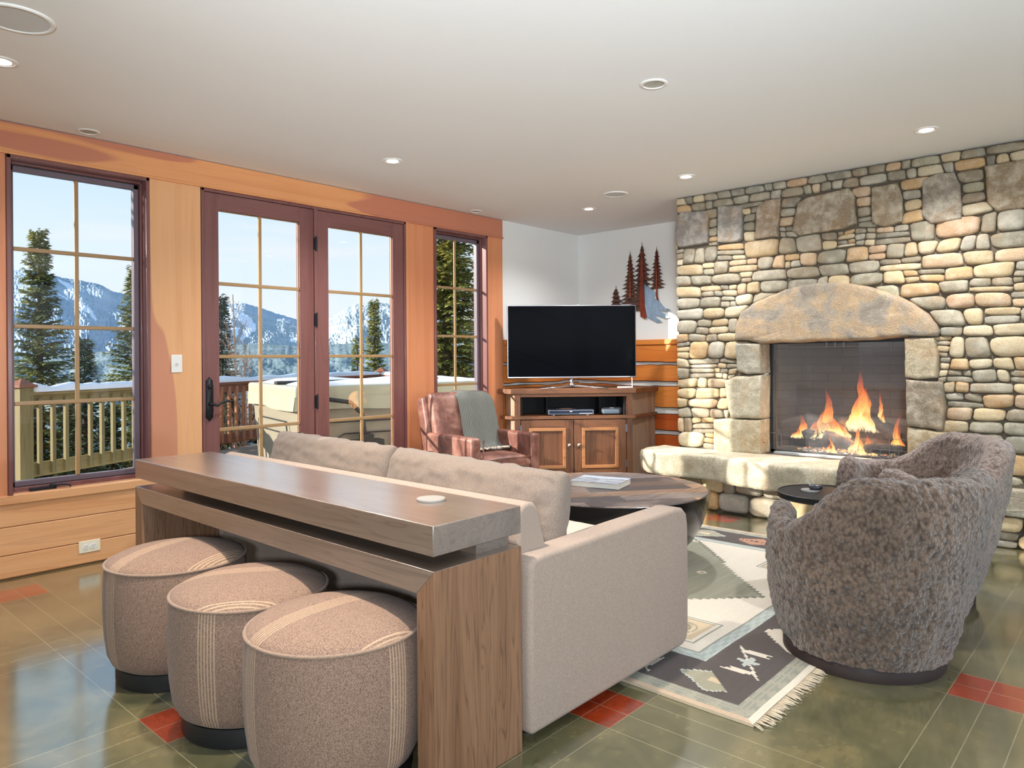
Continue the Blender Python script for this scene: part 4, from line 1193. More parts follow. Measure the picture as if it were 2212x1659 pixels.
def loc2(x,y):   # world to cabinet local
    dx,dy=x-mx,y-my; return ((dx-dy)*r2,(dx+dy)*r2)
CT=.905; 
bodyp=[(-Wd+.035,.02),(Wd-.035,.02),loc2(6.30,3.77),loc2(6.305,4.665),loc2(5.03,4.675)]
bodyp=[(-Wd+.035,.02),(Wd-.035,.02),loc2(6.29,3.765),loc2(6.29,4.66),loc2(5.08,4.66)]
topp=[(-Wd,-.012),(Wd,-.012),loc2(6.305,3.735),loc2(6.305,4.692),loc2(5.0,4.692)]
MB().prism(topp,CT-.046,CT).obj('cabinet_top',m_barn,cab,bevel=.003)
shelfz=.655
sp_=[(-Wd+.005,-.004),(Wd-.005,-.004),loc2(6.30,3.745),loc2(6.30,4.68),loc2(5.02,4.68)]
MB().prism(sp_,shelfz-.034,shelfz-.004).obj('shelf',m_barn,cab,bevel=.002)
def vwall(p,q,z0,z1,th,name,mat,par=cab):
    p=Vector((p[0],p[1],0)); q=Vector((q[0],q[1],0)); d=(q-p).normalized(); n=Vector((-d.y,d.x,0))*th
    return MB().prism([(p.x,p.y),(q.x,q.y),((q+n).x,(q+n).y),((p+n).x,(p+n).y)],z0,z1).obj(name,mat,par,bevel=.002)
vwall(bodyp[1],bodyp[2],.0,shelfz-.034,.02,'side_panel',m_barn_side); vwall(bodyp[1],bodyp[2],shelfz-.004,CT-.046,.02,'side_panel',m_barn_side)
vwall(bodyp[4],bodyp[0],.0,shelfz-.034,.02,'side_panel',m_barn_side); vwall(bodyp[4],bodyp[0],shelfz-.004,CT-.046,.02,'side_panel',m_barn_side)
m_dark_in=plain('dark_cabinet_inside',C(30,27,28),.8)
MB().box(-Wd+.11,Wd-.11,.40,.42,shelfz-.004,CT-.046).box(-Wd+.095,-Wd+.11,.03,.42,shelfz-.004,CT-.046).box(Wd-.11,Wd-.095,.03,.42,shelfz-.004,CT-.046).box(-.24,-.225,.18,.40,shelfz-.004,CT-.046).box(.27,.285,.18,.40,shelfz-.004,CT-.046).obj('media_niche',m_dark_in,cab)
W0=Wd-.035
for sx in (-1,1):
    x0,x1=sorted((sx*W0,sx*(W0-.055)))
    for q0,q1 in ((0,shelfz-.034),(shelfz-.004,CT-.046)): MB().box(x0,x1,0.0,.022,q0,q1).obj('corner_post',m_barnz,cab,bevel=.002)
for q0,q1 in ((CT-.076,CT-.046),(.05,.085)): MB().box(-W0+.055,W0-.055,0,.022,q0,q1).obj('front_rail',m_barn,cab,bevel=.002)
MB().box(-W0+.055,W0-.055,.03,.045,.05,shelfz-.034).obj('back_board',m_dark_in,cab)
for sx in (-1,1):
    a_,b_=sorted((sx*.003,sx*(W0-.060))); z0,z1=.09,shelfz-.042
    w_=.085
    d=MB().box(a_+w_-.002,b_-w_+.002,.006,.016,z0+w_,z1-w_).obj('door',m_barnz,cab)
    for q0,q1 in ((a_,a_+w_),(b_-w_,b_)): MB().box(q0,q1,-.004,.018,z0,z1).obj('door_stile',m_barnz,d,bevel=.002)
    for q0,q1 in ((z1-w_,z1),(z0,z0+w_)): MB().box(a_+w_,b_-w_,-.004,.018,q0,q1).obj('door_rail',m_barn,d,bevel=.002)
    mo=MB(); A,B,Z0,Z1=a_+w_-.012,b_-w_+.012,z0+w_-.012,z1-w_+.012; k=.028
    mo.add([(A,-.012,Z0),(B,-.012,Z0),(B-k,-.012,Z0+k),(A+k,-.012,Z0+k),(B,-.012,Z1),(B-k,-.012,Z1-k),(A,-.012,Z1),(A+k,-.012,Z1-k)]+[(A,.0,Z0),(B,.0,Z0),(B-k,.008,Z0+k),(A+k,.008,Z0+k),(B,.0,Z1),(B-k,.008,Z1-k),(A,.0,Z1),(A+k,.008,Z1-k)],
      [(0,1,2,3),(1,4,5,2),(4,6,7,5),(6,0,3,7),(8,9,1,0),(9,12,4,1),(12,14,6,4),(14,8,0,6),(3,2,10,11),(2,5,13,10),(5,7,15,13),(7,3,11,15)])
    mo.obj('door_molding',wood('barn_molding',C(196,134,84),C(170,110,66),C(110,66,40),'x',.5,1.4,grain=.3,seed=36),d,bevel=.002)
    kx=sx*.045
    MB().add([(kx-.014,-.018,.365),(kx+.014,-.018,.365),(kx+.014,-.018,.393),(kx-.014,-.018,.393),(kx,-.034,.379)],[(0,1,4),(1,2,4),(2,3,4),(3,0,4),(0,3,2,1)]).box(kx-.005,kx+.005,-.018,-.003,.374,.384).obj('knob',plain('pewter_knob',C(150,140,132),.4,.7),d)
    hx=sx*(W0-.058)
    for zz in (.50,.17): MB().box(hx-.008,hx+.008,-.008,-.003,zz,zz+.065).lathe([(0,0),(.005,0),(.005,.07),(0,.07)],hx,-.008,10,cap=False,M=TR(0,0,zz-.0025)).obj('hinge',m_edge,d)
# ---- TV
tv=thing('television','large flat black television with a slim silver bezel on the corner cabinet','television',(mx+.06,my+.06,CT),-PI/4)
c0=atX(1,0,0)
TW,TZ0,TZ1=.612,.098,.785
m_silver=plain('silver_bezel',C(176,174,180),.3,.8,vary=.02)
t_=NT('dark_screen'); m_screen=t_.bsdf(C(9,10,14),.06,0,None,.08)
MB().box(-TW,TW,.0,.028,TZ0,TZ1).obj('bezel',m_silver,tv,bevel=.004)
MB().box(-TW+.007,TW-.007,-.0015,.001,TZ0+.013,TZ1-.007).obj('screen',m_screen,tv)
MB().box(-.35,.35,.028,.055,TZ0+.1,TZ1-.15).obj('back_housing',m_black,tv,bevel=.01)
sd=MB(); sd.tube([(0,.02,.11),(0,.02,.075),(0,.015,.045),(0,.0,.018)],[.013,.016,.020,.03],14)
for sx in (-1,1):
    sd.tube([(0,0,.024),(sx*.06,-.02,.021),(sx*.16,-.07,.012),(sx*.32,-.13,.005)],[.016,.012,.008,.005],10)
sd.tube([(0,0,.02),(0,.08,.01),(0,.16,.005)],[.016,.01,.006],10)
sd.obj('stand',plain('chrome_stand',C(210,210,214),.18,.95,vary=.01),tv,smooth=True)
def cabpt(lx,ly): return (mx+(lx+ly)*r2,my+(-lx+ly)*r2)
# router like white device, player, cables, speaker
x_,y_=cabpt(.50,.03)
t=thing('white_device','small flat white device with an upright stem at the right end of the cabinet top','device',(x_,y_,CT),-PI/4)
MB().box(-.075,.065,-.02,.045,0,.014).obj('casing',m_whiteplastic,t,bevel=.004)
MB().tube([(.068,.01,.012),(.062,.01,.02),(.06,.01,.10)],.004,8).obj('stem',m_whiteplastic,t,smooth=True)
x_,y_=cabpt(-.02,.14)
t=thing('disc_player','slim silver and dark disc player on the shelf below the television','disc player',(x_,y_,shelfz-.004),-PI/4)
MB().box(-.215,.215,-.10,.14,.010,.052).obj('casing',plain('player_silver',C(150,158,172),.35,.5),t,bevel=.002)
MB().box(-.205,.205,-.1035,-.099,.018,.046).obj('front_panel',plain('player_front',C(52,62,84),.2,.2),t)
MB().box(.08,.20,-.1045,-.103,.013,.024).obj('tray_cover',plain('tray_silver',C(190,194,200),.3,.4),t)
MB().box(-.012,.012,-.1045,-.103,.034,.042).obj('display_mark',m_whiteplastic,t)
for sx in (-.16,.16): MB().lathe([(0,0),(.016,0),(.016,.010),(0,.010)],sx,-.07,14,cap=False).obj('foot',m_silver,t)
t=thing('remote_control','black remote control lying on top of the disc player','remote control',(x_-.03,y_+.03,shelfz+.0482),-PI/4+.12)
MB().box(-.10,.10,-.02,.02,0,.016).obj('casing',m_black,t,bevel=.004)
MB().box(-.05,.06,-.0215,-.0195,.004,.012).obj('side_strip',plain('copper_strip',C(150,90,60),.4),t)
o=MB().tube([(-.16,0,.02),(-.08,-.01,.028),(.0,0,.022),(.10,.01,.026),(.17,.0,.018)],.004,8).obj('cable',m_black,None,smooth=True)
o.location=(x_+.03,y_-.0,shelfz+.040); o.rotation_euler=(0,0,-PI/4-.1); tag(o,'thin dark cable draped over the disc player','cable')
x_,y_=cabpt(.37,.10)
t=thing('smart_speaker','rounded grey-blue fabric speaker right of the disc player on the shelf','speaker',(x_,y_,shelfz-.004),-PI/4)
MB().box(-.10,.10,-.05,.05,.002,.074).obj('body',plain('speaker_shell',C(44,48,56),.5),t,bevel=.026,bseg=6)
MB().box(-.092,.075,-.054,-.02,.008,.058).obj('grille_cloth',fabric('speaker_cloth',C(132,150,164),C(96,112,126),500),t,bevel=.022,bseg=5)
MB().box(-.02,.02,-.047,-.046,.066,.069).obj('logo_strip',m_whiteplastic,t)

# ---- metal tree wall art on the back wall
art=bpy.data.objects.new('tree_wall_art',None); COL.objects.link(art); tag(art,'cut metal wall sculpture of tall spruce trees above the cabinet','wall art')
art.location=(XA-.012,3.93,1.6)
def paintm(name,stops,sc=7):
    t=NT(name); n=t.noise(t.coord((1,1.6,.6)),sc,3,.6); return t.bsdf(t.ramp(n,stops),.38,.35)
m_tr=paintm('rust_brown_metal',[(.3,C(66,46,40)),(.55,C(98,60,46)),(.75,C(60,58,52))])
m_trk=paintm('copper_red_metal',[(.3,C(110,42,26)),(.6,C(140,62,38)),(.8,C(170,110,80))])
m_blue=paintm('blue_grey_metal',[(.3,C(120,146,170)),(.55,C(158,182,202)),(.75,C(84,92,100))])
def spruce(yc,z0,z1,w,teeth,seed,name,mat,x,droop=.6):
    ra=random.Random(seed); L=[];R_=[]
    for i in range(teeth):
        t=i/teeth; z=lerp(z0,z1,t); ww=w*(1-t)**.8+.006
        for side,lst in ((1,L),(-1,R_)):
            k=ra.uniform(.75,1.2); dz=(z1-z0)/teeth
            lst.append((side*ww*k,z-dz*droop*k)); lst.append((side*ww*.35,z+dz*.35))
    vs=[];fs=[]
    # triangulated saw-tooth: trunk spine plus teeth as flat fins of sheet metal
    mb=MB()
    th=.003
    spine=.012
    n=len(L)
    for lst,sd in ((L,1),(R_,-1)):
        for i in range(0,n,2):
            a=lst[i]; b=lst[i+1]
            zlo=b[1]-(z1-z0)/teeth*1.15
            poly=[(0,zlo),(a[0]*.55,lerp(zlo,a[1],.3)),(a[0],a[1]),(a[0]*.62,a[1]+.28*(b[1]-a[1])+.006),(b[0],b[1]),(0,b[1]+.004)]
            vv=[(x,yc+p,q) for p,q in poly]+[(x+th,yc+p,q) for p,q in poly]; m=len(poly)
            mb.add(vv,[tuple(range(m)),tuple(range(m,2*m))[::-1]]+[(k,(k+1)%m,m+(k+1)%m,m+k) for k in range(m)])
    mb.add([(x-.001,yc-.004,z1-.03),(x-.001,yc+.004,z1-.03),(x-.001,yc,z1+.02),(x+th,yc-.004,z1-.03),(x+th,yc+.004,z1-.03),(x+th,yc,z1+.02)],[(0,1,2),(3,5,4)])
    return mb.obj(name,mat,art)
AX=-.0
spruce(4.245-3.93,1.66-1.6,1.93-1.6,.135,6,3,'spruce_cutout',m_tr,AX)
spruce(4.07-3.93,1.77-1.6,2.27-1.6,.115,13,5,'spruce_cutout',m_tr,AX+.002)
spruce(3.925-3.93,1.70-1.6,2.345-1.6,.19,13,7,'spruce_cutout',m_tr,AX-.004)
spruce(3.76-3.93,1.90-1.6,2.28-1.6,.09,11,9,'spruce_cutout',m_tr,AX+.001)
def flat(poly,x,name,mat):
    vv=[(x,p-3.93,q-1.6) for p,q in poly]+[(x+.003,p-3.93,q-1.6) for p,q in poly]; m=len(poly)
    return MB().add(vv,[tuple(range(m)),tuple(range(m,2*m))[::-1]]+[(k,(k+1)%m,m+(k+1)%m,m+k) for k in range(m)]).obj(name,mat,art)
flat([(3.935,2.26),(3.918,2.26),(3.905,1.95),(3.895,1.72),(3.872,1.60),(3.895,1.575),(3.91,1.59),(3.945,1.60),(3.955,1.72),(3.948,1.95)],-.009,'trunk',m_trk)
flat([(3.765,2.24),(3.757,2.24),(3.752,1.95),(3.748,1.80),(3.72,1.70),(3.755,1.71),(3.765,1.80),(3.768,1.95)],-.006,'trunk',m_trk)
flat([(4.073,2.22),(4.066,2.22),(4.058,1.80),(4.082,1.80)],-.004,'trunk',m_trk)
flat([(3.900,1.93),(3.86,1.90),(3.80,1.86),(3.77,1.84),(3.765,1.80),(3.80,1.81),(3.78,1.78),(3.72,1.74),(3.67,1.68),(3.60,1.655),(3.66,1.645),(3.72,1.66),(3.75,1.665),(3.69,1.63),(3.61,1.58),(3.66,1.575),(3.73,1.60),(3.78,1.615),(3.76,1.585),(3.70,1.545),(3.76,1.54),(3.82,1.57),(3.87,1.60),(3.893,1.70)],-.007,'blue_roots',m_blue)

# ---- leather armchair
def leather():
    t=NT('distressed_leather'); v=t.coord(); n=t.noise(v,6,4,.6,.5); m=t.noise(v,28,4,.6); f=t.voro(v,220)
    c=t.ramp(n,[(.3,C(84,50,42)),(.5,C(120,76,64)),(.68,C(160,116,100))])
    c=t.mix(t.math('MULTIPLY',t.ramp(m,[(.5,(0,0,0)),(.75,(1,1,1))]),.35),c,C(176,124,104))
    return t.bsdf(c,.40,0,t.bump(t.math('ADD',f,t.math('MULTIPLY',m,2)),.25,.003),.4,.05)
m_lea=leather()
ac=thing('armchair','brown distressed leather armchair in front of the narrow window, a grey throw on its back','armchair',(4.155,4.085,0),math.radians(-10))
# local: faces -y
def ll(x0,x1,y0,y1,z0,z1,r,name,par=ac,M=None):
    return MB().box(x0,x1,y0,y1,z0,z1,M=M).obj(name,m_lea,par,bevel=r,bseg=4)
for sx in (-1,1):
    a_,b_=sorted((sx*.330,sx*.245))
    ll(a_,b_,-.345,.32,.10,.600,.022,'arm')
    MB().tube([(sx*.232,-.350,.12),(sx*.232,-.352,.585)],.006,6).obj('arm_piping',m_lea,ac)
ll(-.23,.23,-.33,.30,.10,.30,.02,'seat_frame')
pillow('seat_cushion',m_lea,ac,TR(0,-.05,.375)@Matrix.Rotation(PI/2,4,'X'),.46,.62,.17,50,40,5,.004,9,.8)
pts=[(-.225,-.352,.428),(.225,-.352,.428)]
MB().tube([(-.228,-.345,.425),(-.1,-.356,.430),(.1,-.356,.430),(.228,-.345,.425)],.005,8).obj('cushion_piping',m_lea,ac,smooth=True)
Mb=TR(0,.26,.40)@Matrix.Rotation(math.radians(-15),4,'X')
pillow('back_cushion',m_lea,ac,Mb@TR(0,-.065,.235),.60,.56,.17,50,40,8,.005,9,.85)
ll(-.325,.325,-.03,.10,-.28,.505,.03,'back_frame',M=Mb)
for sx in (-1,1):
    MB().box(sx*.30-.02,sx*.30+.02,-.33,-.29,0,.10).obj('leg',m_plinth,ac,bevel=.003); MB().box(sx*.30-.02,sx*.30+.02,.33,.37,0,.12).obj('leg',m_plinth,ac,bevel=.003)
# throw blanket over the back
def knit():
    t=NT('grey_ribbed_knit'); v=t.coord(); x,y,z=t.sep(v)
    s=t.math('ABSOLUTE',t.math('SINE',t.math('MULTIPLY',t.math('ADD',x,t.math('MULTIPLY',t.noise(v,3),.02)),230)))
    n=t.noise(v,200,2)
    c=t.mix(s,C(66,68,66),C(142,142,134)); c=t.mix(t.math('MULTIPLY',n,.35),c,C(100,100,94))
    return t.bsdf(c,.95,0,t.bump(s,.7,.006),.1)
th_=thing('throw_blanket','grey ribbed knit throw draped over the back of the leather armchair','blanket',(4.155,4.085,0),math.radians(-10))
path=[(.46,.45),(.455,.60),(.44,.80),(.425,.895),(.385,.925),(.33,.925),(.27,.915),(.225,.87),(.185,.74),(.150,.60),(.115,.50),(.07,.462),(-.02,.468),(-.06,.470)]
def thr(u,v):
    k=v*(len(path)-1); i=min(int(k),len(path)-2); f=k-i
    y=lerp(path[i][0],path[i+1][0],f); z=lerp(path[i][1],path[i+1][1],f)
    x=lerp(-.085,.275,u)+.03*sm(.6,1,v)*(u-.5); 
    rim=sm(.0,.15,v)
    z+=.008*math.sin(u*9)*rim-.03*sm(.62,1,u)*(1 if .2<v<.55 else 0)*0
    z-=.035*((u-.45)*2)**2*sm(.12,.3,v)*sm(.75,.5,v)
    y-=.022+.006*math.sin(u*14+v*6)
    return (x,y,z)
mb=MB().grid(thr,40,70); o=mb.obj('knit_cloth',knit(),th_,smooth=True)
so=o.modifiers.new('so','SOLIDIFY'); so.thickness=.010; so.offset=0
rt=random.Random(3); mb=MB()
for i in range(15):
    x=lerp(-.11,.20,i/14); pts=[(x,-.07-.01*(i%2),.478)]
    for k in range(4): pts.append((x+rt.uniform(-.012,.012),-.075-.012*k,.476+rt.uniform(-.002,.006)))
    mb.tube(pts,[.006,.009,.007,.009,.005],6)
mb.obj('tassel_edge',fabric('cream_tassel',C(216,204,184),C(176,160,140),300),th_,smooth=True)

# ---- ceiling fittings
m_trimw=plain('white_trim_ring',C(238,236,230),.5,vary=.01)
m_lamp=emis('lamp_glow',C(255,238,214),6)
m_can=plain('can_interior',C(176,172,160),.5,vary=.02)
m_spk=plain('speaker_cloth_white',C(208,208,206),.8,vary=.01)
def ceil_fit(x,y,r,kind,label,power=0,aim=None):
    nm={'lit':'recessed_downlight','gimbal':'recessed_downlight','off':'recessed_downlight','speaker':'ceiling_speaker'}[kind]
    t=thing(nm,label,'ceiling light' if nm=='recessed_downlight' else 'ceiling speaker',(x,y,CEIL),0,'recessed lights' if nm=='recessed_downlight' else None)
    ring=[(r,0),(r,-.003),(r-.006,-.006),(r*.80,-.006),(r*.76,-.002),(r*.76,0)]
    if kind=='speaker':
        MB().lathe([(r,0),(r,-.004),(r-.006,-.008),(r*.86,-.008),(r*.85,-.004)],0,0,64,cap=False).obj('trim_ring',m_trimw,t,smooth=True,fixn=False)
        MB().lathe([(0,-.005),(r*.86,-.005),(r*.86,-.001),(0,-.001)],0,0,64,cap=False).obj('grille',m_spk,t)
        return t
    MB().lathe(ring,0,0,48,cap=False).obj('trim_ring',m_trimw,t,angle=40,fixn=False)
    if kind=='off':
        MB().lathe([(0,-.0005),(r*.52,-.0006),(r*.60,-.0012),(r*.76,-.0020)],0,0,48,cap=False).obj('reflector',m_can,t,smooth=True,fixn=False)
    else:
        MB().lathe([(0,-.004),(r*.60,-.004),(r*.60,-.001),(0,-.001)],0,0,40,cap=False).obj('lens',m_lamp,t)
        MB().lathe([(r*.60,-.003),(r*.78,-.003)],0,0,40,cap=False).obj('reflector',m_trimw,t,fixn=False)
    if power:
        L=bpy.data.lights.new('downlight_lamp','SPOT'); L.energy=power; L.spot_size=math.radians(140); L.spot_blend=.9; L.shadow_soft_size=.05; L.color=(.97,.98,1.0)
        lo=bpy.data.objects.new('downlight_lamp',L); COL.objects.link(lo); lo.parent=t; lo.location=(0,0,-.02)
    return t
# ================================================================ CEILING FITTINGS (positions measured)
ceil_fit(.80,3.28,.130,'speaker','large round white ceiling speaker at the upper left corner')
ceil_fit(.868,3.795,.065,'lit','lit recessed ceiling light cut off by the left edge, beside the large round speaker',60)
ceil_fit(1.473,4.60,.058,'off','small unlit recessed ceiling light just above the tall window')
ceil_fit(3.065,3.825,.066,'lit','lit recessed ceiling light in front of the french doors',140)
ceil_fit(3.071,1.832,.066,'off','unlit recessed ceiling light with a deep grey reflector, over the coffee table')
ceil_fit(4.795,1.035,.066,'gimbal','lit recessed ceiling light closest to the right end of the stone wall',150)
ceil_fit(4.812,2.606,.066,'gimbal','lit recessed ceiling light near the left corner of the stone wall',150)
ceil_fit(4.934,3.304,.10,'speaker','round grey ceiling speaker in front of the alcove')
ceil_fit(5.26,3.808,.062,'lit','lit recessed ceiling light nearest the back alcove',120)
ceil_fit(4.633,4.602,.058,'off','small unlit recessed ceiling light above the narrow window')

# ================================================================ OUTSIDE
m_snow=plain('snow',C(238,240,244),.8,vary=.02,bscale=20,bstr=.2)
m_deckwood=wood('greenish_deck_lumber',C(150,130,78),C(130,112,64),C(92,78,44),'x',.7,1.0,grain=.35,seed=51)
m_deckz=wood('greenish_deck_post',C(142,126,78),C(122,108,64),C(86,76,46),'z',.7,1.0,grain=.35,seed=52)
m_red=wood('red_stained_rail',C(150,92,62),C(126,74,50),C(84,46,32),'x',.7,1.0,grain=.3,seed=53)
m_redz=wood('red_stained_baluster',C(186,120,78),C(160,98,62),C(110,62,40),'z',.7,1.0,grain=.3,seed=54)
m_boards=plain('snowy_deck_boards',C(150,128,104),.8)
dk=MB(); dk.add([(x,y,z) for z in (-.16,-.05) for x,y in ((-3,4.95),(9.2,4.95),(8.9,11.6),(3.2,8.95),(-3,6.0))],[(0,1,2,3,4),(5,9,8,7,6),(0,5,6,1),(1,6,7,2),(2,7,8,3),(3,8,9,4),(4,9,5,0)])
tag(dk.obj('deck',m_boards),'raised wooden deck outside the windows, dusted with snow','deck')
def railing(P0,P1,zt,label,mr,mz,group,postends=(True,True),capm=None,baseoff=0):
    P0,P1=Vector((*P0,0)),Vector((*P1,0)); d=P1-P0; L=d.length; ang=math.atan2(d.y,d.x)
    t=thing('deck_railing',label,'railing',(P0.x,P0.y,-.05),ang,group)
    zt=zt+.05
    MB().box(.05,L,-.02,.02,zt-.13,zt-.02).obj('top_rail',mr,t,bevel=.004)
    MB().box(.03,L,-.07,.07,zt-.02,zt+.015).obj('cap_rail',mr,t,bevel=.004)
    MB().box(.05,L,-.02,.02,.11,.25).obj('bottom_rail',mr,t,bevel=.004)
    k=0; x=.16
    while x<L-.03 and k<70:
        MB().box(x-.019,x+.019,-.055,-.018,.13,zt-.05).obj('baluster',mz,t,bevel=.003); x+=.148; k+=1
    for on,x in zip(postends,(0,L)):
        if on:
            MB().box(x-.07,x+.07,-.07,.07,-.05,zt+.06).obj('post',mz if mz!=m_redz else m_red,t,bevel=.005)
            cp=MB(); cp.box(x-.095,x+.095,-.095,.095,zt+.06,zt+.085); cp.add([(x-.085,-.085,zt+.085),(x+.085,-.085,zt+.085),(x+.085,.085,zt+.085),(x-.085,.085,zt+.085),(x,0,zt+.15)],[(0,1,4),(1,2,4),(2,3,4),(3,0,4)])
            cp.obj('post_cap',capm or m_red,t,bevel=.002)
    return t,L,ang
def snow_strip(P0,P1,z,w,h,label,seed,n=60,a=.02,b=.98):
    P0,P1=Vector((*P0,z)),Vector((*P1,z)); d=(P1-P0); nrm=Vector((-d.y,d.x,0)).normalized()
    mb=MB(); vs=[];fs=[]; m=8
    for i in range(n+1):
        t=lerp(a,b,i/n); c=P0+d*t; e=min(1,min(i,n-i)/3+.15)
        hh=h*(.75+.5*N3(t*9,seed,0))*e; ww=w*(1+.15*N3(t*7,seed,4))*e
        for k in range(m+1):
            q=PI*k/m; p=c+nrm*(ww*math.cos(q)); vs.append((p.x,p.y,z+hh*math.sin(q)**.7 if 0<k<m else z-.004))
    for i in range(n):
        for k in range(m): fs.append((i*(m+1)+k,(i+1)*(m+1)+k,(i+1)*(m+1)+k+1,i*(m+1)+k+1))
    o=mb.add(vs,fs).obj('snow',m_snow,None,smooth=True); tag(o,label,'snow',kind='stuff'); return o
A0=(2.02,8.20); A1=(3.75,9.02); A2=(8.75,11.30); A3=(5.95,5.75)
railing(A0,A1,.885,'yellowish wooden deck railing seen through the tall window',m_deckwood,m_deckz,'deck railings',(True,True))
railing(A1,A2,.885,'reddish deck railing running behind the hot tub, seen through the doors',m_red,m_redz,'deck railings',(False,True))
railing(A2,A3,.885,'reddish deck railing beyond the narrow window and hot tub, strung with lights',m_red,m_redz,'deck railings',(False,False))
snow_strip(A0,A1,.90,.085,.085,'rounded snow lying on the railing in the tall window',1)
snow_strip(A1,A2,.90,.085,.085,'long rounded ridge of snow on the railing behind the hot tub',2,90)
snow_strip(A2,A3,.90,.085,.070,'snow lying on the railing beyond the narrow window',3)
mb=MB(); vs=[];fs=[]
for i in range(41):
    t=i/40; x=lerp(1.9,3.9,t); y=lerp(7.75,8.65,t); hh=.05*(.6+.6*N3(t*6,3,1)); 
    for k in range(9):
        q=PI*k/8; vs.append((x-.40*.42*math.cos(q)*(1+.3*N3(t*5,k*.2,2)),y+.40*math.cos(q),-.055+hh*math.sin(q)))
for i in range(40):
    for k in range(8): fs.append((i*9+k,(i+1)*9+k,(i+1)*9+k+1,i*9+k+1))
tag(mb.add(vs,fs).obj('snow',m_snow,None,smooth=True),'low drift of snow on the deck along the foot of the railing','snow',kind='stuff')
# string lights on the far rail
sl=thing('string_lights','dark cord of string lights looped along the snowy far railing','string lights',(0,0,0))
mb=MB(); bl=MB()
for seg,(Pa,Pb,n) in enumerate((((5.2,9.68),(8.7,11.27),14),((8.7,11.20),(6.0,5.85),26))):
    pts=[]
    for i in range(n*6+1):
        t=i/(n*6); ph=(i%6)/6; x=lerp(Pa[0],Pb[0],t); y=lerp(Pa[1],Pb[1],t)
        off=-.09; z=.86-.07*math.sin(PI*ph)
        dx,dy=(Pb[0]-Pa[0]),(Pb[1]-Pa[1]); l=math.hypot(dx,dy); nx,ny=-dy/l,dx/l
        sgn=-1 if seg==0 else -1
        px,py=x+sgn*nx*.085,y+sgn*ny*.085
        pts.append((px,py,z))
        if i%6==3: bl.lathe([(0,-.04),(.012,-.03),(.014,-.015),(.006,0),(0,0)],px,py,8,cap=False,M=TR(0,0,z))
    mb.tube(pts,.004,5)
mb.obj('cord',m_black,sl); bl.obj('bulb',plain('bulb_glass',C(120,110,90),.2),sl,smooth=True)

# --- hot tub: near corner N, turned to the view
N_=Vector((3.78,6.20,0)); th1=math.radians(75.8); S1=1.75; S2=2.1
eL=Vector((math.cos(th1),math.sin(th1),0)); eR=Vector((math.sin(th1),-math.cos(th1),0))
ht=bpy.data.objects.new('hot_tub',None); COL.objects.link(ht); ht.location=(N_.x,N_.y,-.05); ht.rotation_euler=(0,0,math.atan2(eR.y,eR.x))
tag(ht,'olive grey hot tub under a snowy folded cover on the deck','hot tub')
m_tub=plain('taupe_tub_cabinet',C(150,142,122),.45,vscale=2); m_cov=plain('vinyl_cover',C(180,176,150),.35,vscale=3,bscale=9,bstr=.3)
m_tubd=plain('dark_tub_trim',C(40,40,38),.5)
def frust(x0,x1,y0,y1,z0,z1,k,nm,mt,r):
    vs=[(x0+k,y0+k,z0),(x1-k,y0+k,z0),(x1-k,y1-k,z0),(x0+k,y1-k,z0),(x0,y0,z1),(x1,y0,z1),(x1,y1,z1),(x0,y1,z1)]
    return MB().add(vs,[(0,3,2,1),(4,5,6,7),(0,1,5,4),(1,2,6,5),(2,3,7,6),(3,0,4,7)]).obj(nm,mt,ht,bevel=r,bseg=4)
frust(.02,S2-.02,.02,S1-.02,.0,.80,.05,'cabinet',m_tub,.06)
frust(0,S2,0,S1,.79,.85,0,'shell_rim',m_tub,.03)
frust(-.02,S2+.02,-.02,S1+.02,.84,.985,0,'cover',m_cov,.03)
sk=MB(); n=48; per=2*(S1+S2)+.12
def skp(s_,z):
    L1,L2=S2+.05,S1+.05; s_=s_%(2*(L1+L2))
    if s_<L1: x,y=s_,0
    elif s_<L1+L2: x,y=L1,s_-L1
    elif s_<2*L1+L2: x,y=L1-(s_-L1-L2),L2
    else: x,y=0,L2-(s_-2*L1-L2)
    return x-.025,y-.025
vs=[];fs=[]
for i in range(161):
    s_=(2*(S1+S2+.1))*i/160; x,y=skp(s_,0); o_=.012*math.sin(s_*9)
    dx=-1 if x<0 else (1 if x>S2 else 0); dy=-1 if y<0 else (1 if y>S1 else 0)
    vs+=[(x,y,.88),(x+dx*(.012+o_),y+dy*(.012+o_),.745+.012*math.sin(s_*4))]
for i in range(160): fs.append((i*2,i*2+2,i*2+3,i*2+1))
sk.add(vs,fs).obj('cover_skirt',m_cov,ht,smooth=True)
pn=MB()
for k in (0,1):
    x0_,x1_,z0_,z1_=((.25,S2-.25,.08,.62),(.42,S2-.42,.08,.50))[k]
    pn.tube([(x0_-.06,-.004+.05*(1-z0_/.8),z0_),(x0_,.012-.004,z1_-.03),(x0_+.06,.008,z1_),(x1_-.06,.008,z1_),(x1_,.008,z1_-.03),(x1_+.06,-.004+.05*(1-z0_/.8),z0_)],.008,6)
    pn.tube([(.05*(1-z0_/.8)-.004,.3,z0_),(.006,.36,z1_-.03),(.006,.42,z1_),(.006,S1-.42,z1_),(.006,S1-.36,z1_-.03),(.05*(1-z0_/.8)-.004,S1-.3,z0_)],.008,6)
pn.obj('panel_groove',m_tubd,ht)
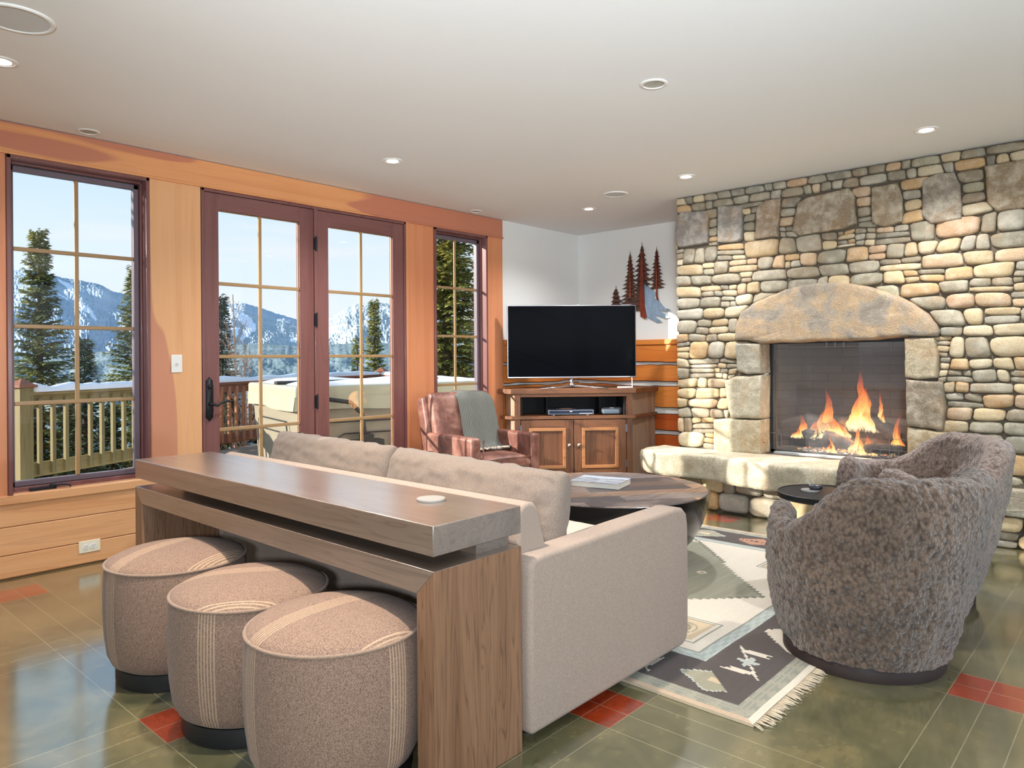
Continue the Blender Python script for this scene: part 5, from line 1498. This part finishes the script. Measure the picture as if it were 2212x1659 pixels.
# cover lifter arm and hinge
la=MB(); la.tube([(.15,-.06,.98),(.05,-.08,.93),(-.0,-.09,.90),(.5,-.10,.82),(.62,-.11,.70),(.66,-.11,.40),(.66,-.10,.05)],.022,10)
la.obj('lifter_arm',m_tubd,ht,smooth=True)
MB().box(.52,.84,-.16,-.02,.34,.44).box(.60,.72,-.18,-.06,.30,.50).obj('lifter_bracket',m_tubd,ht,bevel=.012)
MB().box(1.02,1.30,-.05,.03,.02,.52).obj('step_bin',m_tubd,ht,bevel=.03)
MB().box(.0,S2-.2,S1*.38,S1*.44,.985,1.02).obj('fold_strap',m_tubd,ht,bevel=.01)
def snow_pad(loc_fn,label,nx=36,ny=26):
    mb=MB().grid(loc_fn,nx,ny); o=mb.obj('snow',m_snow,None,smooth=True,fixn=False); tag(o,label,'snow',kind='stuff'); return o
def tubsnow(u,v):
    x=lerp(.0,S2-.02,u); y=lerp(0.05,S1,v); e=min(1,min(u,1-u,v,1-v)*9); k=max(0,.3+N3(x*1.6,y*1.6,3)*1.6)
    h=.985+.05+(.035*k+.012)*e**.5-.056*(1-e**.5); p=N_+eR*x+eL*y; return (p.x,p.y,h-.05-.045)
snow_pad(tubsnow,'thick snow lying on the hot tub cover')

# --- ground, trees and hills
m_ground=plain('snowy_slope',C(226,230,236),.9,vscale=.6,vary=.12)
gr=MB().grid(lambda u,v:(lerp(-60,60,u),lerp(5.0,90,v),-1.2-2.5*sm(0,.25,v)-26*max(0,v-.12)+.6*N3(u*9,v*9,0)),60,50)
struct(gr.obj('ground',m_ground,smooth=True))
def foliage_mat(name,c1,c2,c3):
    t=NT(name); n=t.noise(t.coord(),2.6,3,.6); f=t.noise(t.coord(),14,2)
    c=t.ramp(n,[(.34,c3),(.5,c2),(.66,c1)]); c=t.mix(t.math('MULTIPLY',f,.5),c,c3)
    m=t.bsdf(c,.8,0,None,.2); 
    return m
m_fol=foliage_mat('hemlock_needles',C(196,190,100),C(140,144,78),C(84,96,58))
m_fol_d=foliage_mat('dark_hemlock_needles',C(120,132,84),C(80,96,64),C(46,60,46))
m_fol_y=foliage_mat('yellow_hemlock_needles',C(206,196,112),C(158,158,84),C(96,108,60))  # lighter, yellower needle tones
m_trunk=plain('tree_bark',C(92,74,60),.9,vary=.3,bscale=30,bstr=.8)
def conifer(x,y,z0,Hh,R,label,seed,mat=m_fol,nb=300,ns=34,ssz=.10,low=.02,asym=None,group='evergreens beyond the deck',zcut=None,lean=0,tipz=None,density=1.0):
    R*=1.12; nb=int(nb*1.3); r=random.Random(seed); t=thing('evergreen_tree',label,'tree',(x,y,z0),0,group)
    MB().tube([(0,0,0),(lean*.2,0,Hh*.4),(lean*.6,0,Hh*.75),(lean,0,Hh)],[.02*Hh*.8,.014*Hh*.8,.008*Hh*.8,.004],8).obj('trunk',m_trunk,t,smooth=True)
    vs=[];fs=[]
    for b in range(nb):
        f=low+(1-low)*(b+r.random())/nb; f=1-(1-f)**1.12
        z=Hh*f+r.uniform(-.05,.05)
        if zcut and not(zcut[0]<z0+z<zcut[1]): continue
        a=b*2.39996+r.uniform(-.35,.35); L=R*(1-f)**.98*1.12*r.uniform(.62,1.12)+.07
        if r.random()<.08: L*=1.25
        up=lerp(-.12,.5,f)+.9*sm(.9,1,f); droop=.34*(1-f)*L
        ca,sa=math.cos(a),math.sin(a)
        sw=r.uniform(-.3,.3)
        n=max(8,int(1.5*ns*(L/R)**.7*density)) 
        for k in range(n):
            q=((k+r.random())/n)**.75; 
            px=(ca*L*q-sa*sw*L*q*q*.5)+lean*f; py=(sa*L*q+ca*sw*L*q*q*.5); pz=z+up*L*q-droop*q*q*2
            # sprig direction: splayed out from the branch line
            sp=r.choice((-1,1))*r.uniform(.35,1.1); s_=ssz*.78*r.uniform(.5,1.35)*(1-.4*q)
            dx=ca*math.cos(sp)-sa*math.sin(sp); dy=sa*math.cos(sp)+ca*math.sin(sp); dz=r.uniform(-.55,.25)
            wx,wy=-dy,dx; wd=s_*r.uniform(.16,.28); wz=r.uniform(-.4,.4)*wd
            o=len(vs)
            vs+=[(px,py,pz),(px+dx*s_*.45+wx*wd,py+dy*s_*.45+wy*wd,pz+dz*s_*.4+wz),(px+dx*s_,py+dy*s_,pz+dz*s_),(px+dx*s_*.45-wx*wd,py+dy*s_*.45-wy*wd,pz+dz*s_*.4-wz)]
            fs.append((o,o+1,o+2,o+3))
    MB().add(vs,fs).obj('foliage',mat,t,fixn=False)
    return t
def tree_at(px,top_py,dist,base_z,halfw_px,label,seed,**kw):
    p=atD(dist,px,top_py); fwd=p.x*FW.x+p.y*FW.y; R=halfw_px/F*fwd
    return conifer(p.x,p.y,base_z,p.z-base_z,R,label,seed,**kw)
tree_at(84,512,11.5,-3.2,132,'feathery hemlock with a bent tip at the left of the tall window',101,nb=520,ns=60,ssz=.135)
tree_at(292,590,12.5,-3.4,150,'hemlock at the right side of the tall window, ski hill behind it',102,nb=460,ns=60,ssz=.14)
tree_at(182,742,10.8,-3.4,110,'low dark hemlock between the two taller ones in the tall window',103,mat=m_fol_d,nb=300,ns=60,ssz=.13)
tree_at(478,650,14,-3.6,86,'narrow dark evergreen behind the bare birch in the left door',104,mat=m_fol_d,nb=420,ns=46,ssz=.15)
tree_at(808,655,17,-3.8,52,'pointed yellow-green spruce right of centre in the right door',105,mat=m_fol_y,nb=420,ns=44,ssz=.15)
tree_at(772,735,16,-3.8,36,'small young spruce at the left foot of the pointed one',106,mat=m_fol,nb=240,ns=34,ssz=.14)
tree_at(962,250,11.5,-3.2,150,'tall dense hemlock filling the narrow window',107,mat=m_fol_y,nb=900,ns=90,ssz=.16,zcut=(-.6,4.6))
tree_at(1075,300,12.5,-3.2,150,'second tall hemlock behind the right side of the narrow window',108,mat=m_fol,nb=800,ns=80,ssz=.17,zcut=(-.6,4.6))
for i,(px,ty,ds,hw) in enumerate(((60,905,11.2,90),(150,880,11.8,90),(240,890,12.0,90),(500,865,13.0,70),(560,880,14.2,60))):
    tree_at(px,ty,ds,-3.4,hw,('dark low evergreen behind the balusters, first from the left','dark low evergreen behind the balusters, second from the left','dark low evergreen behind the balusters, third from the left','dark low evergreen behind the balusters in the left door','dark low evergreen beside the hot tub behind the balusters')[i],120+i,mat=m_fol_d,nb=260,ns=50,ssz=.14)
# bare birch
def birch(px,dist,z0,topy,label,seed):
    p=atD(dist,px,topy); t=thing('birch_tree',label,'tree',(p.x,p.y,z0)); r=random.Random(seed); Hh=p.z-z0
    mb=MB(); pts=[(.03*math.sin(k*1.3),.02*math.cos(k),Hh*k/8) for k in range(9)]
    mb.tube(pts,[.035*(1-k/9)+.004 for k in range(9)],7); mb.obj('trunk',plain('birch_bark',C(206,176,150),.7,vary=.2),t,smooth=True)
    mb=MB()
    for b in range(46):
        f=r.uniform(.3,.97); z=Hh*f; a=r.uniform(0,2*PI); L=(1-f)*Hh*.30+.16
        q=[Vector((0,0,z))]; d=Vector((math.cos(a)*.6,math.sin(a)*.6,.85)).normalized()
        for k in range(5):
            d=(d+Vector((r.uniform(-.16,.16),r.uniform(-.16,.16),.08))).normalized(); q.append(q[-1]+d*L/5)
        mb.tube(q,[.008*(1-k/6)*(1.2-f) +.0016 for k in range(6)],4,cap=False)
        for m_ in range(3):
            s0=q[r.randint(1,4)]; d2=Vector((r.uniform(-1,1),r.uniform(-1,1),.9)).normalized(); mb.tube([s0,s0+d2*L*.2,s0+d2*L*.36+Vector((0,0,.03))],.0022,4,cap=False)
    mb.obj('branches',plain('birch_twigs',C(176,140,112),.7),t); return t
birch(506,11.0,-3.2,636,'thin bare birch sapling in the left door',5)
birch(528,12.0,-3.2,735,'shorter bare sapling right of the thin birch',6)
# hills: real ridges far beyond the valley
def hill(name,label,ridge,dist_top,dist_bot,z_bot,colfn,seed,cols=300,rows_=90,amp=1.0):
    r_px=[p[0] for p in ridge]
    def ry(px):
        for (a,ya),(b,yb) in zip(ridge[:-1],ridge[1:]):
            if a<=px<=b: 
                t=(px-a)/(b-a); return lerp(ya,yb,t)
        return ridge[-1][1]
    mb=MB()
    def P(u,v):
        px=lerp(r_px[0],r_px[-1],u); top=atD(dist_top,px,ry(px)+1.6*N3(px*.11,seed,0)); d=lerp(dist_bot,dist_top,v)
        h=Vector((top.x,top.y,0)).normalized()
        z=lerp(z_bot,top.z,v**1.25)+amp*.012*dist_top*N3(px*.02,v*6,seed)*v*(1-v)*2+amp*.0022*dist_top*N3(px*.25,v*40,seed)*(1-v*.6)
        return (h.x*d,h.y*d,z)
    mb.grid(P,cols,rows_)
    o=mb.obj(name,colfn,None,smooth=True,fixn=True); tag(o,label,'mountain'); return o
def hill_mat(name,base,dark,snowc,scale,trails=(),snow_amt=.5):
    """winter forest with distance haze painted into its tones: bare trees, evergreen patches, ski runs as snow strips"""
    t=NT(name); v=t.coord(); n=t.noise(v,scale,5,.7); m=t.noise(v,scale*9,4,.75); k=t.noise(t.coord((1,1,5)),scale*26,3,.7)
    c=t.ramp(n,[(.38,base),(.55,dark),(.7,base)])  # pale blue-grey base and dark tones include painted atmospheric haze
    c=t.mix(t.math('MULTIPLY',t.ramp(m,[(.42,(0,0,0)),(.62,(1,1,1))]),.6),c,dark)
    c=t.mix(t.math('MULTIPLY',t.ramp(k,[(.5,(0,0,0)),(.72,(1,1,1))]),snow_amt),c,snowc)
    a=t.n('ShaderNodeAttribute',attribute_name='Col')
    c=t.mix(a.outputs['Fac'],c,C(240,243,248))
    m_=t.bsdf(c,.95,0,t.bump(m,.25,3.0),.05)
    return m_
def paint(o,dist_fn):
    me=o.data; a=me.color_attributes.new('Col','FLOAT_COLOR','CORNER'); buf=[]
    Cc=Vector((0,0,H))
    for p in me.polygons:
        d=Vector(p.center)-Cc; z=d.dot(FW); px=1106+F*d.dot(RT)/z; py=CY+F*d.dot(DN)/z
        s=dist_fn(px,py); buf+=[s,s,s,1]*p.loop_total
    a.data.foreach_set('color',buf)
def poly_dist(px,py,pl):
    best=1e9
    for (x0,y0,w0),(x1,y1,w1) in zip(pl[:-1],pl[1:]):
        dx,dy=x1-x0,y1-y0; t=max(0,min(1,((px-x0)*dx+(py-y0)*dy)/(dx*dx+dy*dy)))
        d=math.hypot(px-x0-dx*t,py-y0-dy*t)/lerp(w0,w1,t); best=min(best,d)
    return best
hm1=hill_mat('hazed_far_forest',C(180,194,202),C(158,174,184),C(214,226,236),.004,snow_amt=.35)
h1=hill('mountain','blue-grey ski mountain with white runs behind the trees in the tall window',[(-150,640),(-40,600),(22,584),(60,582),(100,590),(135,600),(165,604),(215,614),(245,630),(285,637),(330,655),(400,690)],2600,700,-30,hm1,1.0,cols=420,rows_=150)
TR1=[[(128,606,2),(152,622,4),(165,645,6),(178,662,7),(195,672,5),(206,690,3)],[(126,604,1.5),(158,618,1.5)],[(128,636,1.5),(146,646,2)]]
paint(h1,lambda px,py:1.0 if min(poly_dist(px,py,p) for p in TR1)<1+.35*N3(px*.2,py*.2,0) else 0.0)
hm2=hill_mat('hazed_mid_forest',C(186,196,200),C(160,174,178),C(222,228,234),.006,snow_amt=.15)
h2=hill('mountain','rounded far mountain behind the ski slope in the left door',[(400,668),(440,660),(471,657),(528,655),(560,664),(600,678),(645,691),(700,705),(800,720)],3000,1400,20,hill_mat('hazed_blue_ridge',C(186,198,206),C(166,182,194),C(216,226,234),.004,snow_amt=.3),2.0)
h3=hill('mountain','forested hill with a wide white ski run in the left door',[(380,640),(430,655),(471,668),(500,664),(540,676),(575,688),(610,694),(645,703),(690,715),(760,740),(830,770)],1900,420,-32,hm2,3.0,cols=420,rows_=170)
TR3=[[(492,668,5),(515,678,9),(535,695,11),(543,708,10),(532,722,7),(522,731,4)],[(478,680,8),(492,700,10),(505,715,11),(503,726,6)],[(612,690,3),(630,692,3)],[(630,735,4),(648,730,5)]]
paint(h3,lambda px,py:1.0 if min(poly_dist(px,py,p) for p in TR3)<1+.4*N3(px*.15,py*.15,2) else 0.0)
h4=hill('mountain','forested mountain with snowy clearings in the right door',[(600,760),(650,722),(700,694),(720,682),(745,666),(770,657),(800,652),(850,657),(900,668),(1000,690),(1150,720)],2100,420,-32,hill_mat('hazed_right_forest',C(190,198,200),C(162,174,176),C(214,220,222),.006,snow_amt=.12),4.0,cols=420,rows_=170)
TR4=[[(708,712,5),(722,709,6)],[(735,704,3),(748,702,3)],[(812,664,3),(832,666,4)],[(838,672,4),(844,682,4)],[(708,718,2),(735,716,2)]]
paint(h4,lambda px,py:1.0 if min(poly_dist(px,py,p) for p in TR4)<1+.4*N3(px*.2,py*.2,2) else 0.0)
hm5=hill_mat('hazed_valley_forest',C(152,166,168),C(112,134,136),C(212,218,222),.02,snow_amt=.5)
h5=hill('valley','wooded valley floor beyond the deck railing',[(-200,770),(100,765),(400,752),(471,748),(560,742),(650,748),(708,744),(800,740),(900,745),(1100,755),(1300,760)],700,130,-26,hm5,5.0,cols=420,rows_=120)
h5['category']='valley'
def bare_tree(x,y,z0,Hh,label,seed):
    t=thing('bare_tree',label,'tree',(x,y,z0)); r=random.Random(seed); mb=MB()
    mb.tube([(0,0,0),(.05,.02,Hh*.4),(-.03,.03,Hh*.75),(.02,0,Hh)],[.07,.05,.03,.008],8); mb.obj('trunk',m_trunk,t,smooth=True)
    mb=MB()
    for b in range(34):
        f=r.uniform(.35,.96); a=r.uniform(0,2*PI); L=.5+1.2*(1-f)*2; q=[Vector((0,0,Hh*f))]; d=Vector((math.cos(a),math.sin(a),.5)).normalized()
        for k in range(6): d=(d+Vector((r.uniform(-.3,.3),r.uniform(-.3,.3),r.uniform(-.1,.25)))).normalized(); q.append(q[-1]+d*L/6)
        mb.tube(q,[.017*(1-k/7.5) for k in range(7)],5,cap=False)
    mb.obj('branches',m_trunk,t,smooth=True)
bare_tree(-.35,6.3,-3.0,6.6,'bare tree outside, beyond the left edge of the view',17)
# ================================================================ LIGHT
w=bpy.data.worlds.new('sky'); scene.world=w; w.use_nodes=True
nt=w.node_tree; nt.nodes.clear()
out=nt.nodes.new('ShaderNodeOutputWorld'); bg=nt.nodes.new('ShaderNodeBackground'); tc=nt.nodes.new('ShaderNodeTexCoord')
sp=nt.nodes.new('ShaderNodeSeparateXYZ'); rp=nt.nodes.new('ShaderNodeValToRGB')
nt.links.new(tc.outputs['Generated'],sp.inputs[0]); nt.links.new(sp.outputs[2],rp.inputs[0])
el=rp.color_ramp.elements
while len(el)<5: el.new(.5)
for e,(p,c) in zip(el,[(0,C(150,160,168)),(.02,C(236,244,250)),(.12,C(222,238,251)),(.30,C(188,222,250)),(1.0,C(120,172,232))]): e.position=p; e.color=c
ns=nt.nodes.new('ShaderNodeTexNoise'); mp=nt.nodes.new('ShaderNodeMapping'); mp.inputs['Scale'].default_value=(1.2,1.2,9)
nt.links.new(tc.outputs['Generated'],mp.inputs[0]); nt.links.new(mp.outputs[0],ns.inputs[0]); ns.inputs['Scale'].default_value=2.2; ns.inputs['Detail'].default_value=5
r2_=nt.nodes.new('ShaderNodeValToRGB'); r2_.color_ramp.elements[0].position=.54; r2_.color_ramp.elements[1].position=.72
r2_.color_ramp.elements[1].color=(.55,.55,.55,1)
nt.links.new(ns.outputs['Fac'],r2_.inputs[0])
mx_=nt.nodes.new('ShaderNodeMix'); mx_.data_type='RGBA'
nt.links.new(r2_.outputs[0],mx_.inputs[0]); nt.links.new(rp.outputs[0],mx_.inputs[6]); mx_.inputs[7].default_value=C(240,240,240)
nt.links.new(mx_.outputs[2],bg.inputs[0]); bg.inputs[1].default_value=1.12
nt.links.new(bg.outputs[0],out.inputs[0])
def light(name,kind,loc,energy,color=(1,1,1),size=1,rot=None,target=None,**kw):
    L=bpy.data.lights.new(name,kind); L.energy=energy; L.color=color
    for k,v in kw.items(): setattr(L,k,v)
    o=bpy.data.objects.new(name,L); COL.objects.link(o); o.location=loc
    if target is not None: o.rotation_euler=(Vector(target)-Vector(loc)).to_track_quat('-Z','Y').to_euler()
    return o
SUN=Vector((-1,.725,.385)).normalized()
light('sun','SUN',(-20,14,8),SUNPOW,(1,.93,.83),target=(-20-SUN.x,14-SUN.y,8-SUN.z),angle=.0093)
# unseen area lamps added to fill the room from outside the view
light('room_fill','AREA',(-4.2,1.2,1.5),RW*.5,(.86,.93,1.0),target=(2.5,2.0,.9),shape='RECTANGLE',size=3.2,size_y=1.9)
light('room_fill','AREA',(4.6,-4.2,1.5),RW*.55,(.9,.95,1.0),target=(4.4,2,1.0),shape='RECTANGLE',size=2.2,size_y=1.9)
# unseen fill lamps added behind the view to brighten the ceiling
light('ceiling_fill','AREA',(-.7,-.5,1.35),FILL*.6,(.80,.90,1.0),target=(2.2,1.8,3.9),shape='DISK',size=.8)
light('ceiling_fill','AREA',(2.4,-2.2,1.2),FILL*.35,(.84,.92,1.0),target=(3.6,.8,3.9),shape='DISK',size=.8)
light('far_room_fill','SPOT',(-.6,-.6,1.5),FILL*4.2,(.80,.90,1.0),target=(3.4,3.1,3.5),spot_size=math.radians(62),spot_blend=1.0,shadow_soft_size=.35)  # added fill spot, lifts the far ceiling and upper walls
# recessed lights above the frame
for (x,y,e) in ((1.17,1.75,210),(1.17,2.80,110),(2.9,.1,24)):
    light('recessed_lamp','SPOT',(x,y,2.50),e,(1,.88,.74),target=(x,y,0),spot_size=math.radians(95),spot_blend=.5,shadow_soft_size=.04)
# glow of the fire
light('fire_glow','POINT',(XC+.22,1.70,.66),11,(1,.45,.15),shadow_soft_size=.12)
scene.cycles.max_bounces=6; scene.cycles.transparent_max_bounces=24; scene.cycles.diffuse_bounces=3; scene.cycles.glossy_bounces=3; scene.cycles.use_adaptive_sampling=True; scene.cycles.adaptive_threshold=.06
scene.cycles.use_denoising=True; scene.cycles.sample_clamp_indirect=6; scene.cycles.caustics_reflective=False; scene.cycles.caustics_refractive=False
